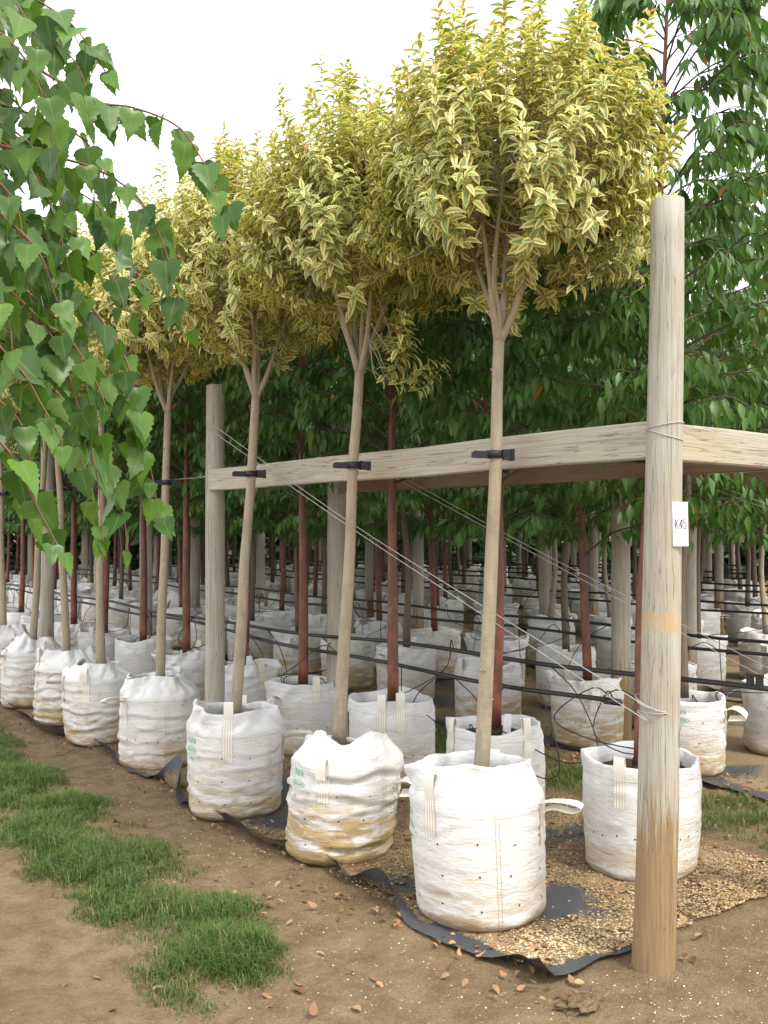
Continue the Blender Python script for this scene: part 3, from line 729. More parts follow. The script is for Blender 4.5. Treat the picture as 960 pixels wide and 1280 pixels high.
# ------------------------------------------------------------------ planter bags
def bag_surface(seed, H, R, tilt=(0, 0), crease=1.0, flop=1.0, close=0.0, back=0.0):
    r = np.random.default_rng(seed)
    K = int(11 * crease); cz = r.uniform(.03, .40, K) ** 1.0; ca = r.uniform(.004, .010, K) * crease; cw = r.uniform(.006, .016, K); cs = r.integers(0, 999, K)
    def f(th, z):
        th = np.asarray(th, float); z = np.asarray(z, float); c, s = np.cos(th), np.sin(th); v = z / H
        rr = R * (1 + .045 * np.sin(np.pi * np.clip(v, 0, 1) * .9) - .10 * np.clip(1 - v / .07, 0, 1) ** 2)
        rr = rr + (fbm(c * 1.2 + 9 + seed, s * 1.2 + z * 1.5, seed) - .5) * .035 + (fbm(c * 3 + seed, s * 3 + z * 6, seed + 5, 3) - .5) * .014
        for i in range(K):
            zc = cz[i] + (vnoise(c * 1.6 + cs[i], s * 1.6, 3) - .5) * .09; mk = sstep(.42, .62, vnoise(c * 1.3 + cs[i] + 5, s * 1.3 + 3, 4))
            u = (z - zc) / cw[i]; rr = rr + ca[i] * mk * (np.exp(-((u - 1.6) / 1.5) ** 2) * .9 - np.exp(-u * u))
        hem = sstep(.735 * H, .742 * H, z) * (1 - sstep(.80 * H, .81 * H, z)); rr = rr + .0025 * hem
        k = sstep(.78, 1.0, v) * flop
        rr = rr + k * ((vnoise(c * 1.7 + seed, s * 1.7, seed + 8) - .62) * .085) + k * (fbm(c * 3.5 + z * 5, s * 3.5 + seed + z * 7, seed + 9, 3) - .5) * .06
        fold = 1 - np.abs(2 * fbm(c * 2.2 + seed + z * 3, s * 2.2 + z * 5, seed + 30, 2) - 1); fold2 = 1 - np.abs(2 * vnoise(c * 5 - z * 9 + seed, s * 5 + z * 4, seed + 33) - 1)
        kt = sstep(.80, .84, v) * np.clip(flop, .5, 1.2); rr = rr - kt * ((fold - .72) * .050 + (fold2 - .6) * .016)
        rr = rr - k * close * (.55 + .9 * vnoise(c * 1.1 + 3 * seed, s * 1.1, seed + 21))
        zz = z - sstep(.74, 1.0, v) * (1.5 * close) * (.5 + .5 * np.cos(th - back)) + sstep(.7, 1.0, v) * flop * ((vnoise(c * 1.5 + seed, s * 1.5, seed + 15) - .5) * .085)
        return np.stack([c * rr + tilt[0] * z / H, s * rr + tilt[1] * z / H, zz], -1)
    return f
def strip(mb, L_, R_, t=1.0):
    """ribbon between two edge polylines; R channel runs across for the stitching"""
    n = len(L_); V, C = [], []
    for a, b in zip(L_, R_):
        for u in (0, .25, .5, .75, 1): V.append(a + (b - a) * u); C.append([u, 0, t, 1])
    F = [[i * 5 + j, i * 5 + j + 1, i * 5 + 6 + j, i * 5 + 5 + j] for i in range(n - 1) for j in range(4)]
    mb.add(np.array(V), np.array(F), np.array(C)); return mb
def handle(mb, f, th, R, H, style, z0=.30, z1=.50, w=.050):
    dth = w / 2 / R; zs = np.linspace(z0, z1, 9); off = .0035
    def pt(a, z):
        p = f(np.array([a]), np.array([z]))[0]; return p + np.array([math.cos(a), math.sin(a), 0]) * off
    strip(mb, [pt(th - dth, z) for z in zs], [pt(th + dth, z) for z in zs])
    o = np.array([math.cos(th), math.sin(th), 0]); tn = np.array([-o[1], o[0], 0]); up = np.array([0, 0, 1.0]); p = pt(th, z1)
    if style == 'out': path = [p, p + o * .05 + up * .012, p + o * .13 + up * .012, p + o * .165 - up * .004, p + o * .125 - up * .022, p + o * .055 - up * .014 , p + o * .006 - up * .03]; tw = .30
    elif style == 'curl': path = [p, p + o * .05 + up * .02, p + o * .10 + up * .005, p + o * .13 - up * .03, p + o * .10 - up * .04, p + o * .02 - up * .05]; tw = .9
    elif style == 'up': path = [p, p + up * .05 + o * .004, p + up * .095, p + up * .105 - o * .008, p + up * .09 - o * .016, p + up * .03 - o * .02]; tw = 0
    else: path = [p, p + up * .06 + o * .008, p + up * .085 + o * .028, p + up * .06 + o * .05, p - up * .01 + o * .045]; tw = 0
    c = spline(path, 18); ww = [tn * (w / 2) + up * (w / 2) * tw * min(1, i / 6) * .6 for i in range(18)]
    strip(mb, [q - a for q, a in zip(c, ww)], [q + a for q, a in zip(c, ww)], .25); return mb
def conform(mb, f, quads, off, R):
    """flat marks laid on the bag: quads in (metres around, height)"""
    for th0, pts in quads:
        a = np.array([th0 + p[0] / R for p in pts]); z = np.array([p[1] for p in pts]); P = f(a, z)
        P = P + np.stack([np.cos(a), np.sin(a), 0 * a], 1) * off
        mb.add(P, np.array([list(range(len(pts)))]))
    return mb
def print_marks(th):
    q = []
    def rect(x, z, w, h): q.append((th, [(x, z), (x + w, z), (x + w, z + h), (x, z + h)]))
    for i, x in enumerate(np.linspace(-.045, .025, 5)):               # illegible block capitals
        rect(x, .405, .004, .028)
        if i % 2: rect(x + .0045, .429, .006, .004); rect(x + .0045, .418, .006, .0035)
        else: rect(x + .0045, .405, .006, .004); rect(x + .008, .409, .0035, .018)
    for i in range(26):                                               # an oval emblem with a line of small writing
        a = i / 26 * 6.283; b = (i + .8) / 26 * 6.283
        q.append((th, [(-.055 * math.cos(a), .366 + .017 * math.sin(a)), (-.055 * math.cos(b), .366 + .017 * math.sin(b)), (-.051 * math.cos(b), .366 + .0135 * math.sin(b)), (-.051 * math.cos(a), .366 + .0135 * math.sin(a))]))
    for i, x in enumerate(np.linspace(-.040, .036, 11)): rect(x, .360, .003, .012 + .003 * (i % 3 == 0)); rect(x + .003, .360 + .004 * (i % 3), .003, .003)
    rect(-.012, .305, .005, .022); rect(-.004, .31, .005, .016); rect(.004, .303, .005, .02)
    return q
def make_bag(seed, H=.64, R=.255, tilt=(0, 0), crease=1.0, flop=1.0, handles=(), prints=None, soil=.82, res=(96, 44), holes=True, seams=(), close=0.0, back=0.0):
    f = bag_surface(seed, H, R, tilt, crease, flop, close, back); nt, nz = res; parts = {}
    th = np.linspace(0, 2 * math.pi, nt, endpoint=False); zs = np.linspace(0, 1, nz) * H
    T, Z = np.meshgrid(th, zs); V = [f(T, Z).reshape(-1, 3)]
    rim = f(th, np.full(nt, H)); cen = rim.mean(0)
    for dz, dr in ((-.004, .016), (-.05, .03), (-.12, .035)):
        inn = f(th, np.full(nt, H + dz)); dirn = inn - np.array([tilt[0], tilt[1], 0]); dirn[:, 2] = 0
        q = inn - norm(dirn) * dr; V.append(q)
    V = np.concatenate(V); n = len(V) // nt; k = np.arange(nt); k2 = (k + 1) % nt
    F = np.concatenate([np.stack([i * nt + k, i * nt + k2, (i + 1) * nt + k2, (i + 1) * nt + k], 1) for i in range(n - 1)])
    m = MB(); m.add(V, [F, np.array([list(range(nt))[::-1]])]); parts['sack'] = m.mesh('sack', M['bag'])
    m = MB(); rings = []; zsoil = H * soil; tl = np.array([tilt[0] * soil, tilt[1] * soil, 0])
    edge = f(th[::2], np.full(nt // 2, zsoil)); edge[:, 2] = zsoil
    for s in (.9, .6, .3): 
        q = tl + (edge - tl) * s; q[:, 2] = zsoil + (fbm(q[:, 0] * 14, q[:, 1] * 14, seed) - .5) * .03; rings.append(q)
    nn = nt // 2; VV = np.concatenate(rings + [np.array([tl + [0, 0, zsoil]])]); k = np.arange(nn); k2 = (k + 1) % nn
    m.add(VV, [np.concatenate([np.stack([i * nn + k, i * nn + k2, (i + 1) * nn + k2, (i + 1) * nn + k], 1) for i in range(2)]), np.stack([2 * nn + k, 2 * nn + k2, np.full(nn, 3 * nn)], 1)])
    parts['soil'] = m.mesh('soil', M['soil'])
    parts['handle'] = [handle(MB(), f, a, R, H, st, z0, z1).mesh('handle', M['strap']) for a, st, z0, z1 in handles]
    if prints is not None: parts['print'] = conform(MB(), f, print_marks(prints), .0022, R).mesh('print', M['print'], False)
    if seams:
        m = MB()
        for a in seams:
            for dx in (-.008, .008):
                zz = np.linspace(.02, H * .72, 30)
                for i in range(29):
                    P = f(np.array([a + dx / R, a + (dx + .0016) / R] * 2), np.array([zz[i], zz[i], zz[i + 1], zz[i + 1]])); o = np.array([math.cos(a), math.sin(a), 0]) * .002
                    m.add(P[[0, 1, 3, 2]] + o, np.array([[0, 1, 2, 3]]), (.5, 0, .0, 1))
        parts['seam'] = m.mesh('seam', M['thread'], False)
    if holes:
        m = MB(); r = np.random.default_rng(seed + 3)
        for zz in ((.10, .22, .34) if prints is not None else (.20,)):
            for j in range(11 if prints is not None else 22):
                a0 = j / (11 if prints is not None else 22) * 6.283 + r.normal(0, .04); z0 = zz + r.normal(0, .006)
                conform(m, f, [(a0, [(.0045 * math.cos(t), z0 + .0045 * math.sin(t)) for t in np.linspace(0, 6.283, 7)[:-1]])], .002, R)
        parts['hole'] = m.mesh('drain_holes', M['hole'], False)
    return parts
M['thread'] = m_plain('ochre_thread', (.42, .31, .15), .8, .2, .2)
def put_bag(parts, x, y, rz, label, group, full=True, s=1.0, dirt=.45):
    t = thing('planter_bag', label, 'planter bag', (x, y, float(gz(x, y)) + .012), rz, group); t.scale = (s, s, s)
    sk = link('sack', parts['sack'], t); sk.color = (dirt, dirt, dirt, 1); link('soil', parts['soil'], t)
    if full:
        for h in parts['handle']: link('handle', h, t)
        if 'print' in parts: link('print', parts['print'], sk)
        if 'seam' in parts: link('seam', parts['seam'], sk)
        if 'hole' in parts: link('drain_holes', parts['hole'], sk)['kind'] = 'stuff'
    return t
def phi(x, y, deg):
    """angle on the bag that lies deg to the right of the side facing the camera"""
    return math.atan2(-y, -x) + math.radians(deg)
def rt(a): return tuple((RIGHT * a)[:2])
B1 = [  # seed, H, R, tilt, crease, flop, handles(deg, style, z0, z1), print deg, seams deg
    (101, .620, .262, rt(-.03), .55, .8, [(-40, 'up', .36, .50), (72, 'out', .30, .47), (160, 'up', .3, .5)], -80, (18,)),
    (102, .590, .255, rt(.055), 1.5, 1.3, [(-22, 'flop', .30, .43), (66, 'curl', .24, .36), (150, 'curl', .34, .55)], -58, (42,)),
    (103, .605, .252, rt(.0), 1.0, .9, [(-8, 'up', .32, .56), (82, 'out', .28, .42), (170, 'up', .3, .5)], -62, (46,)),
    (104, .590, .252, rt(.0), 1.1, 1.1, [(-55, 'out', .30, .47), (78, 'curl', .28, .40), (150, 'up', .3, .5)], None, (10,)),
    (105, .595, .25, rt(-.02), 1.4, 1.5, [(-20, 'flop', .32, .48), (-75, 'curl', .3, .5)], None, (40,)),
    (106, .59, .25, rt(.03), 1.5, 1.5, [(-5, 'curl', .34, .46), (-70, 'up', .3, .5)], None, (50,)),
    (107, .60, .25, rt(0), 1.2, 1.5, [(-60, 'curl', .32, .5), (30, 'flop', .3, .5)], None, (0,)),
    (108, .62, .25, rt(0), 1.2, 1.3, [(20, 'curl', .32, .5)], None, (0,)),
    (109, .62, .25, rt(0), 1.2, 1.3, [(0, 'up', .32, .5)], None, (0,))]
EXTRA = ['bright white planter bag with strap sticking out, first from the numbered post', 'grubby leaning planter bag with crumpled rim, second from the numbered post',
         'white planter bag with upright front strap, third from the numbered post', 'white planter bag beside the raised black membrane, fourth from the numbered post']
for i, ((x, y), (sd_, H, R, tl, cr_, fl, hs, pr, se)) in enumerate(zip(ROW1, B1)):
    p = make_bag(sd_, H, R, tl, cr_, fl, [(phi(x, y, a), st, z0, z1) for a, st, z0, z1 in hs], None if pr is None else phi(x, y, pr), seams=[phi(x, y, a) for a in se], close=(.026, .03, .024, .028, .036, .03, .036, .03, .03)[i], back=phi(x, y, 180), soil=.78)
    lab = EXTRA[i] if i < 4 else 'crumpled white planter bag under a variegated tree, %s from the numbered post' % ORD[i]
    put_bag(p, x, y, 0, lab, 'planter bags of the variegated front row', dirt=(.42, .95, .55, .5, .7, .85, .6, .6, .6)[i])
B2 = [(201, .515, .252, .35, .45, [(-20, 'up', .33, .45)]), (202, .505, .255, .4, .5, [(40, 'up', .33, .45), (-60, 'up', .32, .44)]), (203, .51, .255, .5, .6, [(10, 'up', .34, .46), (-15, 'up', .34, .45)]),
      (204, .50, .252, .5, .7, [(-40, 'curl', .28, .40), (20, 'up', .33, .45)]), (205, .51, .25, .8, 1.2, [(30, 'up', .33, .45)])]
pb2 = []
for i, (x, y) in enumerate(ROW2):
    if i < len(B2):
        sd_, H, R, cr_, fl, hs = B2[i]; p = make_bag(sd_, H, R, (0, 0), cr_, fl, [(phi(x, y, a), st, z0, z1) for a, st, z0, z1 in hs], None, .86, (80, 32)); pb2.append(p); rz = 0
    else: p = pb2[2 + i % 3]; rz = i * 1.7
    put_bag(p, x, y, rz, 'white planter bag holding a red barked tree, %s in row from the numbered post' % ORD[i], 'planter bags of the second row')
for (x, y), deg, lab in ((ROW2[1], 20, 'second'), (ROW2[2], 12, 'third'), (ROW2[4], -10, 'fifth')):
    mb = MB(); a = phi(x, y, deg); box(mb, (0, 0, .07), (.045, .003, .15)); box(mb, (0, 0, .148), (.038, .003, .008))
    o = mb.build('plant_label', M['sign'], None, False); o.location = (x + math.cos(a + .6) * .07, y + math.sin(a + .6) * .07, float(gz(x, y)) + .42); o.rotation_euler = (.12, .06, -TH + .2)
    tag(o, 'white plastic plant label standing in the %s bag of the red barked row' % lab, 'plant label', 'white plant labels in the bags')
PBF = []
for k in range(5):
    PBF.append(make_bag(301 + k, .49 + .02 * (k % 3), .25, (0, 0), .9, .7 + .25 * k, [(k * 1.3, 'up', .30, .42), (k * 1.3 + 2.6, ('curl', 'out', 'up')[k % 3], .27, .41)], (k * 1.3 + 1.2) if k % 2 == 0 else None, .82, (56, 22)))

# rows further back
ROWN = ['third', 'fourth', 'fifth', 'sixth', 'seventh', 'eighth', 'ninth', 'tenth', 'eleventh', 'twelfth']
nfar = 0; tall = []
for q in range(10):
    k, side = q // 2 + 1, q % 2
    X0 = (XA if side == 0 else XB) + PERIOD * k; r = np.random.default_rng(900 + q)
    for j in range(60):
        y = 2.05 + j * 1.0 + r.normal(0, .05); x = X0 + r.normal(0, .035)
        p, d = to_px(x, y)
        if d > 27 or p < -70 or p > 1060: r.random(4); continue
        a = r.random(4); nfar += 1
        put_bag(PBF[int(a[0] * 5)], x, y, a[1] * 6.28, 'white planter bag under green trees in the %s row from the aisle' % ROWN[q], 'planter bags in the %s row' % ROWN[q], d < 13, .97 + .08 * a[2], .15 + .7 * a[3])
        far_tree(x, y, int(a[3] * 4) if q > 1 else (0, 1, 1, 0)[int(a[3] * 4)], a[1] * 6.28 + 1, .95 + .09 * a[2], 'slender green leaved tree in a white bag in the %s row from the aisle' % ROWN[q], 'green trees in the %s row' % ROWN[q])
print('far bags', nfar)

# ------------------------------------------------------------------ posts, rails, wires
def post(x, y, h, r0, r1, lean, label, m='post', seed=0, group='round timber posts of the support frames'):
    zs = np.concatenate([[-.12], np.linspace(0, h, 22), [h + .006]]); t = np.clip(zs / h, 0, 1)
    line = np.stack([lean[0] * t ** .8, lean[1] * t ** .8, zs], 1); rad = r0 + (r1 - r0) * t; rad[-1] -= .008
    mb = tube(MB(), line, rad, 22, wob=.07, seed=seed); o = mb.build('timber_post', M[m]); z = float(gz(x, y)); o.location = (x, y, z)
    return tag(o, label, 'post', group)
KP = post(2.917, 2.379, 2.78, .077, .059, rt(.062), 'thick weathered timber post with brown foot carrying the white number plate', 'post_k', 4)
post(2.92, 5.93, 2.50, .066, .060, rt(0), 'grey timber post at the far end of the front rail', 'post_plain', seed=6)
post(2.94, 9.5, 2.5, .066, .06, (0, 0), 'grey timber post in the variegated row beyond the front rail', seed=7)
post(3.92, 2.379, 2.7, .07, .06, (0, 0), 'timber post at the far end of the cross beam', seed=8)
post(3.905, 5.98, 2.5, .078, .07, (0, 0), 'broad grey post with a pale side behind the second and third variegated trunks', 'post_plain', seed=9)
post(3.92, 9.5, 2.5, .066, .06, (0, 0), 'grey timber post in the red barked row beyond the rails', seed=10)
for k in range(1, 6):
    for j in range(-1, 10):
        for s, bx in enumerate((2.88, 3.98)):
            x = bx + PERIOD * k; y = 4.85 + 3.55 * j + (.25 * s) + .6 * (k > 1) * math.sin(k * 3.1); p, d = to_px(x, y)
            if d > 27 or p < -40 or p > (1500 if k == 1 else 1000): continue
            if k == 1 and j == 0:
                post(x, y, 2.5, .074 if s == 0 else .066, .062, (0, 0), ('mossy grey timber post in the next double row, seen beside the numbered post', 'brownish timber post at the back of the next double row')[s], seed=20 + s); continue
            post(x, y, 2.45, .066, .058, (0, 0), 'grey timber support post among the green trees, double row %s behind the variegated trees' % ('next', 'second', 'third', 'fourth', 'fifth')[k - 1], seed=30 + k * 20 + j * 2 + s, group='posts in the %s double row' % ('next', 'second', 'third', 'fourth', 'fifth')[k - 1])
def rail(a, b, w, h, label, m='rail', group='sawn timber rails of the support frames'):
    a, b = np.array(a), np.array(b); L = np.linalg.norm(b - a); d = (b - a) / L
    mb = MB(); box(mb, (0, 0, 0), (w, L, h), bev=.006); V = mb.v[0]
    V[:, 2] += (vnoise(V[:, 1] * 1.7 + L, V[:, 1] * 0, 5) - .5) * .012; V[:, 0] += (vnoise(V[:, 1] * 2.1 + L, V[:, 1] * 0, 6) - .5) * .01
    o = mb.build('timber_rail', M[m], smooth=False); o.location = (a + b) / 2
    o.rotation_euler = (math.asin(d[2]), 0, math.atan2(-d[0], d[1])); return tag(o, label, 'rail', group)
rail((2.955, 2.40, 1.905), (2.885, 5.90, 1.885), .05, .138, 'long pale sawn timber rail behind the front variegated trunks')
rail((3.0, 2.37, 1.90), (3.85, 2.38, 1.885), .05, .138, 'short pale cross beam running from the numbered post')
rail((3.93, 2.46, 1.895), (3.905, 5.90, 1.885), .05, .13, 'shaded brown timber rail behind the front rail, parallel to it', 'rail_shaded')
rail((5.62, 1.3, 1.90), (5.60, 4.77, 1.89), .05, .13, 'shaded timber rail on the near side of the next double row', 'rail_shaded')
rail((6.70, 1.4, 1.90), (6.70, 5.0, 1.89), .05, .13, 'shaded timber rail on the far side of the next double row', 'rail_shaded')
def wire(pts, label, r=.0019, n=24, name='wire', m='wire', cat='wire', group='fencing wires of the support frames'):
    o = tube(MB(), spline(pts, n), r, 6).build(name, M[m]); return tag(o, label, cat, group)
def ring(x, y, z, r, label, tilt=.02):
    a = np.linspace(0, 6.283, 29); wire(np.stack([x + np.cos(a) * r, y + np.sin(a) * r, z + tilt * np.cos(a - 2.0)], 1), label, .0018, 60)
kx, ky = 2.917, 2.379
for s, (dz, lab) in enumerate([(0, 'upper'), (-.05, 'lower')]):
    wire([(kx + .083, ky - .061, .925 + .012 * s), (kx - .041, ky - .066, .935 + dz * .2), (kx - .046, ky + .036, .955 + dz * .6), (kx - .07, ky + .10, .995 + dz), (2.86, 4.2, 1.585 + dz * .5), (2.86, 5.9, 2.215 - .045 * (s == 0) * -1)], '%s of the two pale bracing wires slanting from the numbered post' % lab, .0020)
    wire([(3.87, 2.45, .95 + dz), (3.84, 4.2, 1.56 + dz * .5), (3.84, 5.9, 2.2 + dz)], '%s of the two bracing wires slanting behind the front pair' % lab, .0018)
    wire([(5.58, 1.4, .95 + dz), (5.55, 3.1, 1.53 + dz * .5), (5.53, 4.8, 2.15 + dz)], '%s of the two bracing wires slanting in the next double row' % lab, .0018)
ring(2.930, 2.372, .945, .0745, 'wire wrapped low round the numbered post', .03)
ring(2.955, 2.353, 1.925, .0672, 'wire wrapped round the numbered post at rail height', .022)
ring(2.956, 2.352, 1.955, .0672, 'upper wire wrapped round the numbered post above the rail', -.012)
ring(2.92, 5.93, 1.915, .0645, 'wire wrapped round the post at the far end of the front rail', .02)
wire([(2.90, 2.42, 1.955), (2.80, 3.1, 1.908), (2.775, 4.1, 1.905), (2.77, 5.0, 1.900), (2.80, 5.88, 1.905)], 'thin tie wire strung along the front of the long pale rail', .0016, 40)
wire([(2.87, 6.0, 1.905), (2.80, 6.35, 1.90), (2.78, 8, 1.895), (2.80, 11.5, 1.90)], 'thin tie wire strung through the variegated trunks beyond the rail', .0018, 30)
wire([(3.01, 2.34, 1.965), (3.4, 2.32, 1.935), (3.87, 2.33, 1.93)], 'thin wire along the short cross beam', .0016)
wire([(3.84, 2.5, 1.95), (3.78, 6, 1.92), (3.78, 14, 1.93)], 'thin tie wire strung through the red barked trunks', .0016, 30)
for k in range(1, 5):
    for s, bx in enumerate((2.80, 3.80)): wire([(bx + PERIOD * k, 2.5, 1.93), (bx + PERIOD * k, 12, 1.90), (bx + PERIOD * k, 26, 1.93)], 'tie wire through the %s side of the %s double row' % (('near', 'far')[s], ORD[k]), .0018, 30)

# number plate on the post
zc, zw, zh = 1.60, .060, .158
ang = math.atan2(-ky, -kx) + math.radians(42)       # faces the camera, set towards the right edge of the post
sgn = thing('number_plate', 'white plastic number plate reading K45 nailed to the timber post', 'sign', (0, 0, 0))
fx = np.array([math.cos(ang - math.radians(14)), math.sin(ang - math.radians(14)), 0]); tx = np.array([-fx[1], fx[0], 0])
pc = np.array([2.917, 2.379, 0]) + RIGHT * .053 + np.array([math.cos(ang), math.sin(ang), 0]) * .0735 + np.array([0, 0, zc])
sgn.location = pc; mb = MB(); nn = 8; V = []
for i in range(nn + 1):
    u = (i / nn - .5) * zw
    for dz in (-.5, .5):
        for b in (0, -.0025): V.append(tx * u + fx * (b - 2.2 * u * u - .004 * (dz > 0) ) + np.array([0, 0, dz * zh]))
F = []
for i in range(nn):
    a, b = i * 4, i * 4 + 4; F += [[a, b, b + 2, a + 2], [a + 1, a + 3, b + 3, b + 1], [a, a + 1, b + 1, b], [a + 2, b + 2, b + 3, a + 3]]
F += [[0, 2, 3, 1], [nn * 4, nn * 4 + 1, nn * 4 + 3, nn * 4 + 2]]
mb.add(np.array(V), np.array(F)); plate = mb.build('plate', M['sign'], sgn, False)
GLY = {'K': [[(0, 0), (0, 1)], [(0, .42), (.55, 1)], [(.14, .55), (.58, 0)]], '4': [[(.42, 0), (.42, 1)], [(.42, 1), (0, .33)], [(0, .33), (.60, .33)]],
       '5': [[(.52, 1), (.08, 1)], [(.08, 1), (.05, .58)], [(.05, .58), (.34, .62)], [(.34, .62), (.54, .42)], [(.54, .42), (.48, .1)], [(.48, .1), (.25, 0)], [(.25, 0), (0, .08)]]}
for ci, ch in enumerate('K45'):
    mb = MB(); hgt = .036; x0 = -.0215 + ci * .0155
    for a, b in GLY[ch]:
        a = np.array(a) * [.021, hgt]; b = np.array(b) * [.021, hgt]; d = norm(b - a); nr = np.array([-d[1], d[0]]) * .0013; qq = []
        for c in (a - d * .001 - nr, b + d * .001 - nr, b + d * .001 + nr, a - d * .001 + nr):
            u = -(-x0 - c[0]); qq.append(tx * u + fx * (.0012 - 2.2 * u * u) + np.array([0, 0, c[1] - .018]))
        mb.add(np.array(qq), np.array([[0, 1, 2, 3]]))
    mb.build('lettering', M['ink'], plate, False)

# rubber ties on the trunks
def tie(x, y, z, rz, r, label, group, s=1.0):
    t = thing('tree_tie', label, 'tree tie', (x, y, z), rz, group); t.scale = (s, s, s)
    m = MB(); a = np.linspace(0, 6.283, 21); hh = .016; V = []
    for q in a:
        c, sn = math.cos(q), math.sin(q)
        V += [[c * r, sn * r, -hh], [c * (r + .006), sn * (r + .006), -hh], [c * (r + .006), sn * (r + .006), hh], [c * r, sn * r, hh]]
    F = [[i * 4 + j, i * 4 + (j + 1) % 4, i * 4 + 4 + (j + 1) % 4, i * 4 + 4 + j] for i in range(20) for j in range(4)]
    m.add(np.array(V), np.array(F)); m.build('strap', M['rubber'], t)
    m = MB(); box(m, (r + .026, 0, 0), (.040, .030, .042)); box(m, (r + .052, 0, 0), (.012, .038, .048)); m.build('buckle', M['rubber'], t, False)
    m = MB(); box(m, (-r - .034, -.004, -.002), (.066, .010, .030)); box(m, (-r - .070, -.004, -.004), (.012, .012, .024)); m.build('tail', M['rubber'], t, False)
    return t
for i, (x, y) in enumerate(ROW1):
    ln = [leanpx(24, 4.1), leanpx(26, 4.9), leanpx(26, 5.6), leanpx(10, 6.7)][i] if i < 4 else (0, 0)
    f = (1.89 - .5) / (2.35 - .5); f = f ** (1 + (.25 if i == 1 else .1 if i == 2 else 0))
    tie(x + ln[0] * f, y + ln[1] * f, 1.885 + float(gz(x, y)), -TH + .35, .0275, 'black rubber tie clamping the %s variegated trunk from the numbered post to the wire' % ORD[i], 'rubber ties on the variegated trunks')
for i, (x, y) in enumerate(ROW2[:8]):
    tie(x, y, 1.90, -TH + .3, .027, 'black rubber tie on the %s red barked trunk from the numbered post' % ORD[i], 'rubber ties on the red barked trunks', .9)

# ------------------------------------------------------------------ irrigation pipes with drip tubes
def irrigation(pts, r, label, bags, seed, name='irrigation_pipe', per=2, rt_=.0034, n=60):
    rr = np.random.default_rng(seed); P = spline(pts, n); P[:, 2] += .012 * np.sin(P[:, 1] * 2.4 + seed)
    o = tube(MB(), P, r, 9).build(name, M['pipe']); tag(o, label, 'pipe', 'black irrigation pipes along the rows')
    for bx, by in bags:
        for k in range(per):
            y0 = by + rr.uniform(-.45, .45); j = int(np.argmin(abs(P[:, 1] - y0))); a = P[j]
            end = np.array([bx + rr.uniform(-.12, .12), by + rr.uniform(-.15, .15), .445]); sw = rr.uniform(-.35, .35)
            out = np.array([rr.uniform(-.25, .25), sw, 0])
            if rr.random() < .6: pts2 = [a, a + out * .35 + [0, 0, .05], a + out + [0, 0, -.12], (a + end) / 2 + out * .8 + [0, 0, -.05], end + [0, 0, .08], end]
            else: pts2 = [a, a + out * .6 + [0, 0, -.14], a + out + [0, 0, -.40], (a + end) / 2 + out * 1.1 + [0, 0, -.28], end + out * .5 + [0, 0, .05], end]
            c = spline(pts2, 22); c[:, 2] = np.maximum(c[:, 2], gz(c[:, 0], c[:, 1]) + .02)
            tube(MB(), c, rt_, 5).build('drip_tube', M['pipe'], o)
    return o
pA = irrigation([(3.76, 3.30, .735), (3.78, 4.4, .71), (3.77, 6, .70), (3.78, 8, .735), (3.78, 11, .72), (3.8, 15, .73)], .0125, 'lower black irrigation pipe with a capped end along the red barked row', ROW2, 1, per=3)
mb = MB(); tube(mb, [(3.76, 3.26, .737), (3.76, 3.36, .733)], .017, 10); mb.build('end_cap', M['pipe'], pA)
pB = irrigation([(3.83, 2.47, .885), (3.82, 3.6, .868), (3.83, 6, .81), (3.83, 8, .765), (3.83, 11, .78), (3.83, 15, .79)], .0125, 'upper black irrigation pipe along the red barked row, passing behind the numbered post', ROW2[1:7], 2, per=1)
mb = MB()
for dy in (.0, .045): box(mb, (3.83, 2.55 + dy, .915), (.028, .022, .05)); box(mb, (3.83, 2.55 + dy, .945), (.016, .034, .014))
mb.build('valve', M['pipe'], pB, False)
for k in range(1, 6):
    for s, (z, bx) in enumerate([(.72, 3.15), (.80, 3.25)]):
        x = bx + PERIOD * k; y0, y1 = max(2, x * .55), min(x * 4.2, 30)
        bags = [(XA + PERIOD * k + (1.0 if j % 2 else 0), 2.05 + j) for j in range(1, 24 if k < 3 else 0) if to_px(x, 2.05 + j)[1] < 14 and -20 < to_px(x, 2.05 + j)[0] < 980] if k < 3 else []
        irrigation([(x, y0, z + .02), (x, y0 + (y1 - y0) * .3, z - .01), (x, y0 + (y1 - y0) * .6, z + .01), (x, y1, z)], .012 if k < 3 else .014,
                   '%s black irrigation pipe in the %s double row behind the variegated trees' % (('lower', 'upper')[s], ORD[k - 1]), bags, 10 + k * 2 + s, per=1 if k == 2 else 2 - s, n=40)

